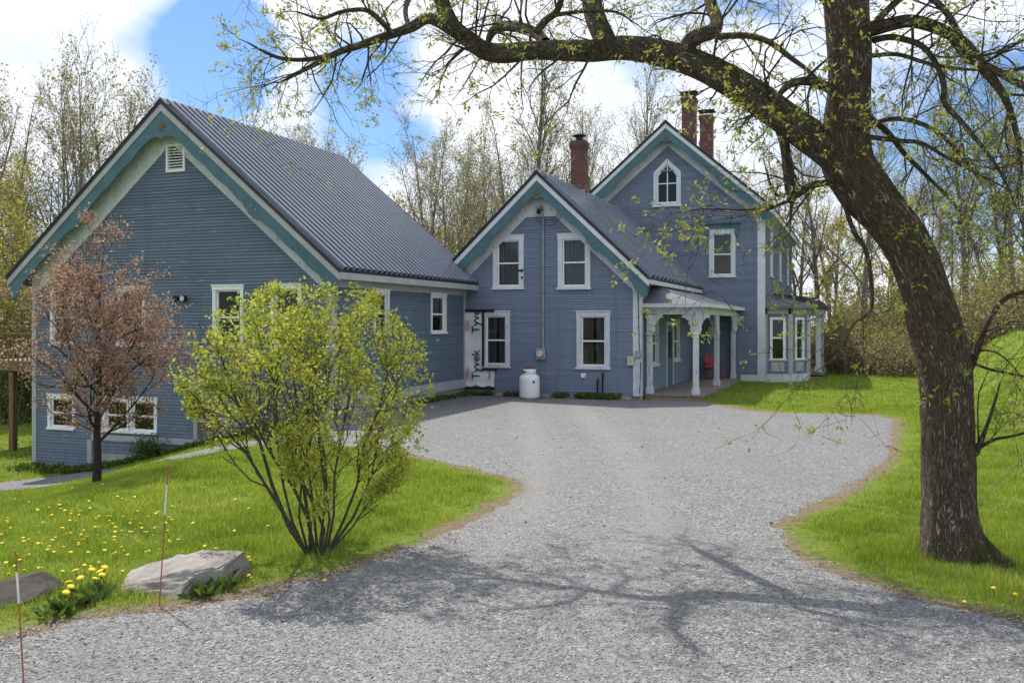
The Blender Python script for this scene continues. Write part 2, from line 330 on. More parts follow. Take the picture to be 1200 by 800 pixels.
# ------------------------------------------------------------------ mesh building
class MB:
    def __init__(s, org=(0, 0, 0)): s.v = []; s.f = []; s.m = []; s.o = Vector(org); s.mi = 0
    def add(s, pts, faces):
        b = len(s.v); s.v += [Vector(p)-s.o for p in pts]
        for f in faces: s.f.append(tuple(b+i for i in f)); s.m.append(s.mi)
    def poly(s, *pts): s.add(pts, [tuple(range(len(pts)))])
    def hexa(s, p): s.add(p, [(0, 3, 2, 1), (4, 5, 6, 7), (0, 1, 5, 4), (1, 2, 6, 5), (2, 3, 7, 6), (3, 0, 4, 7)])
    def box(s, x0, x1, y0, y1, z0, z1):
        s.hexa([(x0, y0, z0), (x1, y0, z0), (x1, y1, z0), (x0, y1, z0), (x0, y0, z1), (x1, y0, z1), (x1, y1, z1), (x0, y1, z1)])
    def wbox(s, P, s0, s1, z0, z1, o0, o1):
        s.hexa([P(s0, z0, o0), P(s1, z0, o0), P(s1, z0, o1), P(s0, z0, o1), P(s0, z1, o0), P(s1, z1, o0), P(s1, z1, o1), P(s0, z1, o1)])
    def prism(s, pts, fn, a, b):                    # pts 2-D outline, fn(x, y, depth) -> point
        n = len(pts); A = [fn(x, y, a) for x, y in pts]; B = [fn(x, y, b) for x, y in pts]
        s.add(A+B, [tuple(range(n-1, -1, -1)), tuple(range(n, 2*n))]+[(i, (i+1) % n, n+(i+1) % n, n+i) for i in range(n)])
    def strip(s, top, bot, fn, a, b):               # band between two polylines, given thickness
        n = len(top)
        for i in range(n-1):
            s.hexa([fn(*top[i], a), fn(*top[i+1], a), fn(*top[i+1], b), fn(*top[i], b), fn(*bot[i], a), fn(*bot[i+1], a), fn(*bot[i+1], b), fn(*bot[i], b)])
    def cyl(s, c, r0, r1, h, n=20, axis='z', caps=True):
        c = Vector(c)
        def q(r, k, t):
            a = 2*math.pi*k/n
            if axis == 'z': return c+Vector((r*math.cos(a), r*math.sin(a), t))
            if axis == 'y': return c+Vector((r*math.cos(a), t, r*math.sin(a)))
            return c+Vector((t, r*math.cos(a), r*math.sin(a)))
        pts = [q(r0, k, 0) for k in range(n)]+[q(r1, k, h) for k in range(n)]
        fs = [(k, (k+1) % n, n+(k+1) % n, n+k) for k in range(n)]
        if caps: fs += [tuple(range(n-1, -1, -1)), tuple(range(n, 2*n))]
        s.add(pts, fs)
    def lathe(s, c, prof, n=28):
        c = Vector(c); m = len(prof); pts = []
        for r, z in prof:
            for k in range(n):
                a = 2*math.pi*k/n; pts.append(c+Vector((r*math.cos(a), r*math.sin(a), z)))
        fs = [(j*n+k, j*n+(k+1) % n, (j+1)*n+(k+1) % n, (j+1)*n+k) for j in range(m-1) for k in range(n)]
        s.add(pts, fs)
    def tube(s, path, r, n=6):
        path = [Vector(p) for p in path]; pts = []
        for i, p in enumerate(path):
            d = (path[min(i+1, len(path)-1)]-path[max(i-1, 0)]).normalized()
            a = d.cross(Vector((0, 0, 1)));
            if a.length < .05: a = d.cross(Vector((1, 0, 0)))
            a.normalize(); b = d.cross(a)
            for k in range(n):
                t = 2*math.pi*k/n; pts.append(p+r*(math.cos(t)*a+math.sin(t)*b))
        m = len(path)
        fs = [(j*n+k, j*n+(k+1) % n, (j+1)*n+(k+1) % n, (j+1)*n+k) for j in range(m-1) for k in range(n)]
        s.add(pts, fs+[tuple(range(n-1, -1, -1)), tuple(range((m-1)*n, m*n))])
    def build(s, name, mats, parent=None, smooth=False, fix=True, bevel=0.0):
        me = bpy.data.meshes.new(name); me.from_pydata([tuple(p) for p in s.v], [], s.f)
        for m in (mats if isinstance(mats, (list, tuple)) else [mats]): me.materials.append(m)
        me.polygons.foreach_set('material_index', s.m)
        if fix:
            bm = bmesh.new(); bm.from_mesh(me); bmesh.ops.recalc_face_normals(bm, faces=bm.faces); bm.to_mesh(me); bm.free()
        if smooth:
            me.polygons.foreach_set('use_smooth', [True]*len(me.polygons))
        o = bpy.data.objects.new(name, me); COL.objects.link(o)
        if parent: o.parent = parent
        if bevel:
            b = o.modifiers.new('bevel', 'BEVEL'); b.width = bevel; b.segments = 2; b.limit_method = 'ANGLE'
        return o
def wallP(A, t):
    A = Vector((A[0], A[1])); t = Vector(t).normalized(); n = Vector((t.y, -t.x))
    def P(s, z, o=0.0):
        q = A+t*s+n*o; return (q.x, q.y, z)
    return P
def clap(mb, P, z0, z1, span, holes=(), e=.085):
    z = z0
    while z < z1-1e-4:
        zt = min(z+e, z1); a0, b0 = span(z); a1, b1 = span(zt)
        if b0-a0 < .03: break
        if b1 < a1: a1 = b1 = (a1+b1)/2
        zm = (z+zt)/2; cuts = sorted((h[0], h[1]) for h in holes if h[2] < zm < h[3])
        pcs = []; cur = (a0, a1)
        for c in cuts:
            pcs.append((cur[0], cur[1], c[0], c[0])); cur = (c[1], c[1])
        pcs.append((cur[0], cur[1], b0, b1))
        for l0, l1, r0, r1 in pcs:
            if r0-l0 < .005: continue
            j = rnd.uniform(-.003, .003)
            mb.poly(P(l0, z, .030+j), P(r0, z, .030+j), P(r1, zt, .003), P(l1, zt, .003))
            mb.poly(P(l0, z, 0), P(r0, z, 0), P(r0, z, .030+j), P(l0, z, .030+j))
        z = zt

def window(parent, org, P, s0, s1, z0, z1, t=.12, trim='white', sash='vinyl', curtain=0, rail=.5, sill=True, muntin=False, hood=None, proud=.045):
    """Cased sash window; s/z box is the outside of the casing."""
    f = MB(org)
    a, b, c, d = s0+t, s1-t, z0+t*.75, z1-t
    f.wbox(P, s0, a, z0+.06, d, -.12, proud); f.wbox(P, b, s1, z0+.06, d, -.12, proud)
    f.wbox(P, s0-.015, s1+.015, d, z1, -.12, proud+.008)
    f.wbox(P, s0-.03, s1+.03, z1, z1+.035, -.01, proud+.03)
    f.wbox(P, s0-.035 if sill else s0, s1+.035 if sill else s1, z0, z0+.06, -.12, proud+.05)
    f.wbox(P, a, b, z0+.06, c, -.12, proud-.01)
    win = f.build('window', M[trim], parent)
    g = MB(org); w_ = .045; zm = c+(d-c)*rail
    g.wbox(P, a, a+w_, c, d, -.075, -.02); g.wbox(P, b-w_, b, c, d, -.075, -.02)
    g.wbox(P, a+w_, b-w_, c, c+w_, -.075, -.02); g.wbox(P, a+w_, b-w_, d-w_, d, -.075, -.02)
    g.wbox(P, a+w_, b-w_, zm-.025, zm+.025, -.075, -.012)
    if muntin: g.wbox(P, (a+b)/2-.015, (a+b)/2+.015, c+w_, zm-.025, -.07, -.03); g.wbox(P, (a+b)/2-.015, (a+b)/2+.015, zm+.025, d-w_, -.07, -.03)
    g.build('sash', M[sash], win)
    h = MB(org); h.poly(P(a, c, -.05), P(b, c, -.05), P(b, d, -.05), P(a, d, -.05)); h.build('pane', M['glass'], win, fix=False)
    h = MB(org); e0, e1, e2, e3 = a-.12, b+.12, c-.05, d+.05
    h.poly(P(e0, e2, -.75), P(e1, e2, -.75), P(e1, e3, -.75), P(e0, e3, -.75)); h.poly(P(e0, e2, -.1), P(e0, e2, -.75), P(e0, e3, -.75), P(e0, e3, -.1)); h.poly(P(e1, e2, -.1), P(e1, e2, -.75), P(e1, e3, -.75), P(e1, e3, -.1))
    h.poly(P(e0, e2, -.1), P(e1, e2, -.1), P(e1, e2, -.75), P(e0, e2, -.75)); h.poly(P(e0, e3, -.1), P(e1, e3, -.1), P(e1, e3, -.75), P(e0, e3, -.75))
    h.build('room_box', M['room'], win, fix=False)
    if curtain:
        q = MB(org); n = 26
        def cur(x0, x1, zb):
            for i in range(n):
                def o(k): return -.17+.03*math.sin(k*2.4)+.012*math.sin(k*5.1+1)
                sa, sb = x0+(x1-x0)*i/n, x0+(x1-x0)*(i+1)/n
                q.poly(P(sa, zb, o(i)), P(sb, zb, o(i+1)), P(sb, d, o(i+1)), P(sa, d, o(i)))
        if curtain == 1: cur(a, a+(b-a)*.42, c); cur(b-(b-a)*.42, b, c)
        elif curtain == 2: cur(a, b, c)
        else: cur(a, b, c+(d-c)*.45)
        q.build('curtain', M['curtain'], win, smooth=True, fix=False)
    return (a-.05, b+.05, z0+.03, d+.05)

def ribbed(mb, ur, zr, ue, ze, v0, v1, sp, h, fn=None):
    """ribbed metal sheet sloping from ridge (ur, zr) to eave (ue, ze), ribs along the slope"""
    du, dz = ue-ur, ze-zr; Ln = math.hypot(du, dz); nu, nz = abs(dz)/Ln*(1 if du > 0 else -1), abs(du)/Ln
    prof = []; v = v0
    while v < v1-1e-4:
        for f_, hh in ((0, 0), (.50, 0), (.56, h), (.90, h)):
            vv = v+f_*sp
            if vv < v1: prof.append((vv, hh))
        v += sp
    prof.append((v1, 0))
    K = 3
    for k in range(K):
        ta, tb = k/K, (k+1)/K
        for (va, ha), (vb, hb) in zip(prof[:-1], prof[1:]):
            def p(t_, v_, h_): return (ur+du*t_+nu*h_, v_, zr+dz*t_+nz*h_)
            mb.poly(p(ta, va, ha), p(tb, va, ha), p(tb, vb, hb), p(ta, vb, hb))

def gable_roof(parent, org, uc, za, half, slope, v0, v1, sp=.3, rh=.03, ridge=True):
    """roof (> ribbed sheets), edge trim under it; za is the top of the roof at the ridge"""
    m = MB(org)
    for sgn in (-1, 1): ribbed(m, uc, za, uc+sgn*half, za-slope*half, v0, v1, sp, rh)
    roof = m.build('roof', M['roof'], parent, fix=False)
    e = MB(org)
    th = .10
    for sgn in (-1, 1):                             # dark deck and edge trim just under the sheets
        pts = [(uc, za-.012), (uc+sgn*half*.998, za-.012-slope*half*.998), (uc+sgn*half*.998, za-th-slope*half*.998), (uc, za-th)]
        e.prism(pts, lambda x, y, t: (x, t, y), v0-.03, v1+.01)
        e.hexa([(uc, v0-.045, za+.03), (uc+sgn*half, v0-.045, za+.03-slope*half), (uc+sgn*half, v0+.06, za+.03-slope*half), (uc, v0+.06, za+.03),
                (uc, v0-.045, za-.02), (uc+sgn*half, v0-.045, za-.02-slope*half), (uc+sgn*half, v0-.032, za-.02-slope*half), (uc, v0-.032, za-.02)])
    e.build('roof_edge', M['roof_dark'], roof)
    if ridge:
        c = MB(org)
        for sgn in (-1, 1):
            c.hexa([(uc, v0-.04, za+.07), (uc+sgn*.2, v0-.04, za+.055-slope*.2), (uc+sgn*.2, v1+.02, za+.055-slope*.2), (uc, v1+.02, za+.07),
                    (uc, v0-.04, za+.05), (uc+sgn*.2, v0-.04, za+.035-slope*.2), (uc+sgn*.2, v1+.02, za+.035-slope*.2), (uc, v1+.02, za+.05)])
        c.build('ridge_cap', M['roof'], roof)
    return roof

def chevron(mb, uc, za, half, slope, a, b, v0, v1, half_in=None):
    fn = lambda x, z, t: (x, t, z)
    for sgn in (-1, 1):
        top = [(uc, za-a), (uc+sgn*half, za-a-slope*half)]; bot = [(uc, za-b), (uc+sgn*half, za-b-slope*half)]
        mb.strip(top, bot, fn, v0, v1)

def gable_trim(parent, org, uc, za, half, wallhalf, slope, v0, vw, zpeak, fancy=1.0, fascia_mat='white', cutout_shade=True, zfill=None):
    """fascia, teal bargeboard with scallops, soffit and frieze of one gable. v0 roof front, vw wall."""
    cs = math.sqrt(1+slope*slope)
    a = .10; fw = .19; bw = .38*fancy
    f = MB(org); chevron(f, uc, za, half-.01, slope, a, a+fw, v0-.012, v0+.03); f.build('fascia', M[fascia_mat], parent)
    t = MB(org); fn = lambda x, z, q: (x, q, z)
    N = 96
    top, bot = [], []
    for i in range(2*N+1):
        x = -half*.985+half*1.97*i/(2*N); ax = abs(x)
        b = a+fw+bw-.02*math.cos(ax*9.0)
        e = half*.985-ax
        if e < .55: b += .24*max(0, math.sin(min(e, .5)/.5*math.pi))*(.6+.4*abs(math.sin(e*13)))
        mid = abs(ax-half*.52)
        if mid < .26: b += .13*(math.cos(mid/.26*math.pi/2))+.04*abs(math.sin(mid*22))
        flat = zpeak-.04+.13*abs(math.sin(ax*5.2+.5))       # filled, scalloped apex
        zl = za-slope*ax-b
        if flat < zl and ax < 1.2: zl = flat
        top.append((uc+x, za-slope*ax-a-fw+.01)); bot.append((uc+x, min(zl, za-slope*ax-a-fw-.02)))
    t.strip(top, bot, fn, v0+.012, v0+.05)
    bb = t.build('bargeboard', M['teal'], parent)
    if cutout_shade:
        r = MB(org); pts = []
        rz = za-a-fw-.42*fancy
        for k in range(48):
            th = 2*math.pi*k/48; rr = .14*fancy*(.72+.28*math.cos(6*th)); pts.append((uc+rr*math.cos(th), rz+rr*math.sin(th)))
        r.prism(pts, fn, v0-.006, v0+.016)  # brown plaque in place of a flower cut-out with darkness behind it
        r.build('cutout_shade', M['wood'], bb)
        for sx_, sz_ in ((-.42, -.24), (.42, -.24), (-half*.52, None), (half*.52, None), (-half*.52-.14, None), (half*.52+.14, None), (-half*.93, None), (half*.93, None)):  # small discs added in place of dark holes through the board
            zc = rz+sz_*fancy if sz_ else za-slope*abs(sx_)-a-fw-bw*.62
            cc = (uc+(sx_*fancy if sz_ else sx_), v0-.002, zc); r = MB(org); r.cyl(cc,   .03*fancy, .03*fancy, .016, 10, 'y'); r.build('hole_disc', M['porch_wood'], bb)
    s = MB(org)
    for sgn in (-1, 1):
        pts = [(uc, za-a-.06), (uc+sgn*half*.99, za-a-.06-slope*half*.99), (uc+sgn*half*.99, za-a-.085-slope*half*.99), (uc, za-a-.085)]
        s.prism(pts, fn, v0+.05, vw)
    s.build('soffit', M['soffit'], parent)
    z = MB(org); chevron(z, uc, za, wallhalf, slope, a+.09, a+fw+bw+(.40 if fancy > .95 else .30), vw-.055, vw-.002)
    if zfill: hw_ = (za-zfill-a-.1)/slope; z.prism([(uc, za-a-.1), (uc+hw_, zfill), (uc-hw_, zfill)], fn, vw-.05, vw-.004)
    z.build('frieze', M['white_old'], parent)

def chimney(parent, org, u, v, zb, zt, wd, name='chimney'):
    m = MB(org); h = wd/2
    m.box(u-h, u+h, v-h, v+h, zb, zt-.34)
    for i, o_ in enumerate((.015, .035, .05, .055)): m.box(u-h-o_, u+h+o_, v-h-o_, v+h+o_, zt-.34+i*.075, zt-.34+(i+1)*.075-.004)
    m.box(u-h-.03, u+h+.03, v-h-.03, v+h+.03, zt-.044, zt)
    return m.build(name, M['brick'], parent)

# ------------------------------------------------------------------ ground
def inpoly(X, Y, poly):
    r = np.zeros(X.shape, bool); n = len(poly)
    for i in range(n):
        x1, y1 = poly[i]; x2, y2 = poly[(i+1) % n]
        c = ((y1 > Y) != (y2 > Y)) & (X < (x2-x1)*(Y-y1)/((y2-y1) if abs(y2-y1) > 1e-9 else 1e-9)+x1); r ^= c
    return r
def polydist(X, Y, poly):
    D = np.full(X.shape, 1e9); n = len(poly)
    for i in range(n):
        x1, y1 = poly[i]; x2, y2 = poly[(i+1) % n]; ex, ey = x2-x1, y2-y1
        t = np.clip(((X-x1)*ex+(Y-y1)*ey)/(ex*ex+ey*ey+1e-9), 0, 1)
        D = np.minimum(D, np.hypot(X-x1-t*ex, Y-y1-t*ey))
    return D
def w2(u, v): q = W(u, v); return (q.x, q.y)
drive_px_l = [(-60, 772), (0, 748), (90, 722), (190, 712), (300, 694), (400, 666), (480, 637), (560, 602), (604, 576), (600, 562), (545, 549), (480, 533), (440, 520)]
drive_px_r = [(880, 481), (1030, 486), (1054, 492), (1048, 540), (1000, 576), (950, 597), (920, 618), (945, 648), (1000, 674), (1080, 699), (1200, 726), (1400, 770)]
DRIVE = [gpt(*p) for p in drive_px_l]+[w2(-6.0, -9.6), w2(-5.9, -.2), w2(0.0, -.1), w2(1.5, .3)]+[gpt(*p) for p in drive_px_r]+[(9, 1.0), (-7, 1.0)]
PATH = [gpt(*p) for p in [(470, 534), (380, 520), (300, 524), (215, 540), (110, 560), (0, 576), (-90, 588)]]+[gpt(*p) for p in [(-90, 574), (0, 566), (110, 551), (215, 533), (300, 517), (350, 508), (420, 500)]]
BUILD = [[w2(-15.8, -8.4), w2(-5.94, -8.4), w2(-5.94, .3), w2(-15.8, .3)], [w2(-6.54, 0), w2(1.7, .5), w2(1.7, 10), w2(2.8, 10), w2(2.8, 26), w2(-6.54, 26)]]
def grid_mesh(name, xs, ys, mask, raise_, mat, attrs):
    XX, YY = np.meshgrid(xs, ys); Z = gz(XX, YY)+raise_
    nx, ny = len(xs), len(ys); idx = np.arange(nx*ny).reshape(ny, nx)
    q = np.stack([idx[:-1, :-1], idx[:-1, 1:], idx[1:, 1:], idx[1:, :-1]], -1).reshape(-1, 4)
    if mask is not None:
        cx = (XX[:-1, :-1]+XX[1:, 1:])/2; cy = (YY[:-1, :-1]+YY[1:, 1:])/2; q = q[mask(cx, cy).reshape(-1)]
    V = np.stack([XX, YY, Z], -1).reshape(-1, 3); used = np.unique(q); rm = np.zeros(len(V), int); rm[used] = np.arange(len(used))
    V = V[used]; q = rm[q]
    me = mesh_np(name, V, q)
    for an, fn in attrs.items():
        at_ = me.attributes.new(an, 'FLOAT', 'POINT'); at_.data.foreach_set('value', np.asarray(fn(V[:, 0], V[:, 1]), np.float32))
    me.polygons.foreach_set('use_smooth', np.ones(len(q), bool)); me.materials.append(mat)
    o = bpy.data.objects.new(name, me); COL.objects.link(o); return o
def mesh_np(name, V, Q):
    me = bpy.data.meshes.new(name); k = Q.shape[1]
    me.vertices.add(len(V)); me.vertices.foreach_set('co', np.asarray(V, np.float32).ravel())
    me.loops.add(Q.size); me.loops.foreach_set('vertex_index', np.asarray(Q, np.int32).ravel())
    me.polygons.add(len(Q)); me.polygons.foreach_set('loop_start', np.arange(0, Q.size, k, dtype=np.int32))
    me.update(calc_edges=True); return me
def sgn_drive(X, Y): return np.where(inpoly(X, Y, DRIVE), 1, -1)*polydist(X, Y, DRIVE)
def nonuni(a, b, near, d0, g):
    out = [0.0]; st = d0
    pos = [near]; x = near
    while x < b:
        if abs(x) > 32: st *= g
        x += st; pos.append(x)
    neg = []; x = near; st = d0
    while x > a:
        if abs(x) > 32: st *= g
        x -= st; neg.append(x)
    return np.array(sorted(neg)+pos)
ground = grid_mesh('ground', nonuni(-600, 600, 0.0, .25, 1.12), nonuni(-60, 900, 2.0, .25, 1.12), None, 0.0, M['ground'],
    {'dirt': lambda X, Y: np.exp(-np.maximum(-sgn_drive(X, Y)+.12*vnoise(X, Y, 1.5), 0)/.2)*(.75+.3*vnoise(X, Y, .9)), 'far': lambda X, Y: sm((Y-42)/14)})
tag(ground, kind='structure')
def track(X, Y):
    xc = .1+.0*Y+np.interp(Y, [4, 8, 12, 18, 26], [-.4, .0, .9, 1.2, 1.0])
    return .85*(np.exp(-((X-xc-.8)/.32)**2)+np.exp(-((X-xc+.8)/.32)**2))
driveway = grid_mesh('driveway', np.arange(-9, 13, .065), np.arange(1, 33, .065), lambda X, Y: sgn_drive(X, Y)+.09*vnoise(X, Y, 2.3) > -.12, .007, M['gravel'],
    {'track': track, 'dirt': lambda X, Y: np.clip(1.0-sgn_drive(X, Y)/np.maximum(.30+.30*vnoise(X, Y, .8), .06), 0, 1)})
me = driveway.data; co = np.empty(len(me.vertices)*3, np.float32); me.vertices.foreach_get('co', co); co = co.reshape(-1, 3)
sdv = sgn_drive(co[:, 0], co[:, 1])+.09*vnoise(co[:, 0], co[:, 1], 2.3)+.06*vnoise(co[:, 0], co[:, 1], 7.1)+.04*vnoise(co[:, 1], co[:, 0], 13.0)
co[:, 2] += -.025+.03*np.clip((sdv+.02)/.22, 0, 1); me.vertices.foreach_set('co', co.ravel()); me.update()
tag(driveway, kind='structure')
path = grid_mesh('path', np.arange(-18, -1, .12), np.arange(10, 27, .12), lambda X, Y: inpoly(X, Y, PATH) & ~inpoly(X, Y, DRIVE), .022, M['gravel'],
    {'dirt': lambda X, Y: np.clip(.55-polydist(X, Y, PATH)/.5, 0, 1)})
tag(path, kind='structure')

# ------------------------------------------------------------------ barn
RZ = -YAW
bo = (-10.87, -4.0, -1.7)
barn = empty('barn', W(bo[0], bo[1], bo[2]), RZ, 'large blue grey clapboard barn with a wide gable front and ribbed metal roof', 'barn')
uL, uR, uc, vF, vB = -15.8, -5.94, -10.87, -8.4, .0
BZ, BS, BH = 8.28, .843, 5.42
Pf = wallP((0, vF), (1, 0)); Ps = wallP((uR, 0), (0, 1)); Pl = wallP((uL, 0), (0, -1)); Pb = wallP((0, vB), (-1, 0))
def bwin(x0, y0, x1, y1, v): a, zt = front(x0, y0, v); b, zb = front(x1, y1, v); return a, b, zb, zt
holes = []
for (x0, y0, x1, y1) in [(60, 338, 88, 394), (138, 337, 171, 394), (250, 336, 286, 398), (318, 335, 354, 394), (57, 465, 89, 505), (121, 466, 153, 509), (152, 466, 185, 511)]:
    s0, s1, z0, z1 = bwin(x0, y0, x1, y1, vF)
    if y0 > 400 and x0 > 100: z0, z1 = -.62, .35
    elif y0 > 400: z0, z1 = -.62, .36
    else: z0, z1 = (1.75, 3.36)
    holes.append(window(barn, bo, Pf, s0, s1, z0, z1, .10, 'vinyl', curtain=0, sill=False))
ps0, _ = front(228, 488, vF); ps1, _ = front(268, 488, vF)
cell = (ps0, ps1, -1.2, -.12)
m = MB(bo); m.wbox(Pf, ps0, ps0+.12, -1.3, -.24, -.2, .05); m.wbox(Pf, ps1-.12, ps1, -1.3, -.24, -.2, .05); m.wbox(Pf, ps0, ps1, -.24, -.1, -.2, .06)
cd = m.build('cellar_hatch', M['grey_trim'], barn)
m = MB(bo); m.wbox(Pf, ps0+.12, ps1-.12, -1.3, -.24, -.16, -.13)
for k in range(4): m.wbox(Pf, ps0+.14+k*.2, ps0+.30+k*.2, -1.25, -.28, -.13, -.115)
m.build('hatch_door', M['porch_wood'], cd)
vs0, vz1 = front(196, 170, vF); vs1, vz0 = front(218, 201, vF)
holes.append((vs0+.02, vs1-.02, vz0+.02, vz1-.02)); holes.append(cell)
zt_ = BZ-.22
span_b = lambda z: (max(uL, uc-(zt_-z)/BS), min(uR, uc+(zt_-z)/BS)) if z > -.72 else (uL, -13.72)
m = MB(bo); clap(m, Pf, -1.60, zt_, span_b, holes, .086)
side_holes = []
for (x0, y0, x1, y1) in [(504, 343, 522, 386), (441, 337, 455, 385)]:
    v0_, z1_ = side(x0, y0, uR); v1_, _ = side(x1, y0, uR); z0_ = 2.05; z1_ = 3.3
    if x0 < 450: v0_, v1_ = side(437, 340, uR)[0], side(455, 340, uR)[0]
    side_holes.append(window(barn, bo, Ps, v0_, v1_, z0_, z1_, .09, 'vinyl', sill=False, curtain=3))
v_a = side(424, 340, uR)[0]
clap(m, Ps, .52, 3.62, lambda z: (vF, vB), side_holes, .086)
clap(m, Pl, -1.6, 3.9, lambda z: (-vB, -vF), [], .086)
m.poly(Pb(-uL, -2, 0), Pb(-uR, -2, 0), Pb(-uR, 3.95, 0), Pb(-uc, zt_, 0), Pb(-uL, 3.95, 0))
wall = m.build('wall', M['siding_barn'], barn, fix=False)
m = MB(bo)                                           # foundation
m.wbox(Pf, -13.7, uR, -2.6, -.86, -.3, -.02); m.wbox(Pf, uL, -13.7, -2.6, -1.72, -.3, -.03); m.wbox(Ps, vF+.3, vB, -2.4, .28, -.3, -.03)
for k in range(14): s = -13.4+k*.55; m.wbox(Pf, s, s+.03, -2.6, -.87, -.02, -.012)
m.build('foundation', M['concrete'], barn)
m = MB(bo)                                           # corner boards, water tables, side frieze
m.wbox(Pf, uL-.01, uL+.14, -1.6, 3.75, -.01, .04); m.build('corner_board', M['grey_trim'], barn); m = MB(bo); m.wbox(Pf, uR-.15, uR+.035, -.6, 3.7, -.01, .04); m.wbox(Ps, vF+.0, vF+.15, .52, 3.6, .0, .036)
m.build('corner_board', M['grey_trim'], barn); m = MB(bo); m.wbox(Ps, vB-.18, vB-.005, .52, 3.6, .0, .036); m.build('corner_board', M['grey_trim'], barn); m = MB(bo)
m.wbox(Pf, -13.78, -13.62, -1.74, -.86, -.02, .045)
m.wbox(Pf, uL-.01, -13.78, -1.76, -1.6, -.02, .05)
m.build('water_table', M['grey_trim'], barn)
m = MB(bo); m.wbox(Pf, -13.62, uR+.03, -.86, -.70, -.02, .05); m.wbox(Ps, vF+.15, vB-.005, .28, .52, -.02, .05); m.wbox(Ps, vF+.1, vB-.005, .245, .28, -.02, .07)
m.build('water_table', M['grey_trim'], barn)
m = MB(bo); m.wbox(Ps, vF+.15, vB-.005, 3.30, 3.64, .0, .045)
m.wbox(Ps, vF-.1, vB+.1, 3.64, 3.67, -.1, .44)
m.build('eave_frieze', M['grey_trim'], barn)
for sgn in (1, -1):
    m = MB(bo); x = uc+sgn*BH; ze = BZ-BS*BH
    m.box(min(x-.0, x-sgn*.04), max(x, x-sgn*.04), vF-.42, .34, ze-.24, ze-.075)
    m.build('eave_fascia', M['grey_trim'], barn)
roof = gable_roof(barn, bo, uc, BZ, BH, BS, vF-.45, .36, .29, .085)
gable_trim(barn, bo, uc, BZ, BH, 4.93, BS, vF-.45, vF, 7.22, 1.0, 'grey_trim')
m = MB(bo)                                           # louvred gable vent
m.wbox(Pf, vs0, vs0+.06, vz0, vz1, -.05, .06); m.wbox(Pf, vs1-.06, vs1, vz0, vz1, -.05, .06); m.wbox(Pf, vs0+.06, vs1-.06, vz1-.06, vz1, -.05, .06); m.wbox(Pf, vs0+.06, vs1-.06, vz0, vz0+.06, -.05, .06)
gv = m.build('gable_vent', M['vinyl'], barn)
m = MB(bo); nsl = 8
for k in range(nsl):
    z = vz0+.07+(vz1-vz0-.14)*k/nsl
    m.hexa([Pf(vs0+.06, z, .045), Pf(vs1-.06, z, .045), Pf(vs1-.06, z+.045, -.03), Pf(vs0+.06, z+.045, -.03), Pf(vs0+.06, z+.012, .045), Pf(vs1-.06, z+.012, .045), Pf(vs1-.06, z+.057, -.03), Pf(vs0+.06, z+.057, -.03)])
m.build('louvre', M['vinyl'], gv)
lu, lz = front(217, 350, vF)
m = MB(bo); m.cyl((lu, vF-.06, lz), .09, .09, .06, 14, 'y')
m.tube([(lu-.02, vF-.06, lz), (lu-.08, vF-.14, lz+.02)], .025); m.tube([(lu+.02, vF-.06, lz), (lu+.08, vF-.14, lz+.02)], .025)
fl = m.build('floodlight', M['black_metal'], barn)
for sx_ in (-1, 1):
    m = MB(bo); c = Vector((lu+sx_*.11, vF-.14, lz+.0)); m.cyl(c+Vector((0, -.12, 0)), .085, .05, .14, 14, 'y'); h_ = m.build('lamp_head', M['black_metal'], fl)
    m = MB(bo); m.cyl(c+Vector((0, -.128, 0)), .072, .072, .006, 14, 'y')
    if sx_ == 1: m.build('lamp_lens', M['lamp_glass'], fl)
# deck on the far left side of the barn
def deckpt(px, py, Y): return at(px, py, Y)
dk0 = W(uL, -3.2); dko = (uL-2.2, -3.0, -1.7)
deck = MB(bo); deck.box(uL-5.2, uL-.02, -6.2, -1.0, 1.02, 1.16)
deck.box(uL-5.2, uL-.02, -6.24, -6.2, .86, 1.18)
dko_ = deck.build('deck', M['wood'], barn)
m = MB(bo)
for k in range(26): x = uL-5.1+k*.2; m.box(x, x+.045, -6.19, -6.15, 1.16, 2.02)
m.box(uL-5.2, uL-.02, -6.22, -6.12, 2.02, 2.08)
m.build('railing', M['wood'], dko_)
for x in (uL-1.05, uL-3.4):
    m = MB(bo); m.box(x-.09, x+.09, -6.15, -5.97, -1.9, 1.02); m.build('deck_post', M['wood'], dko_)
m = MB(bo); m.box(uL-.8, uL-.1, -6.6, -6.2, -1.75, -1.45); m.box(uL-.85, uL-.08, -6.65, -6.2, -1.45, -1.40)
m.build('step', M['concrete'], dko_)

# ------------------------------------------------------------------ farmhouse (front wing + main block)
ho = (0, 0, 0)
house = empty('farmhouse', W(0, 0, 0), RZ, 'blue clapboard farmhouse with low front wing, taller gabled block, brick chimneys and corner porch', 'house')
ec, eh, EZ, ES, EH = -3.27, 3.27, 7.24, .945, 3.64
EP = wallP((0, 0), (1, 0)); ER = wallP((0, 0), (0, 1)); EL = wallP((-6.54, 0), (0, -1))
holes = []
for (x0, y0, x1, y1, cu) in [(565, 365, 598, 431, 1), (676, 365, 715, 433, 1), (578, 277, 614, 339, 2), (654, 275, 692, 339, 2)]:
    s0, s1, z0, z1 = bwin(x0, y0, x1, y1, 0)
    holes.append(window(house, ho, EP, s0, s1, z0, z1, .15, 'white' if y0 < 300 else 'white_old', curtain=cu))
zt_ = EZ-.22
m = MB(ho)
clap(m, EP, .12, zt_, lambda z: (max(-6.54, ec-(zt_-z)/ES), min(0, ec+(zt_-z)/ES)), holes, .08)
rh = []
for (x0, x1) in ((761.5, 770.5), (788, 795.5)):
    v0_ = side(x0, 400, 0)[0]; v1_ = side(x1, 400, 0)[0]
    rh.append(window(house, ho, ER, v0_, v1_, .95, 2.5, .12, 'white_old'))
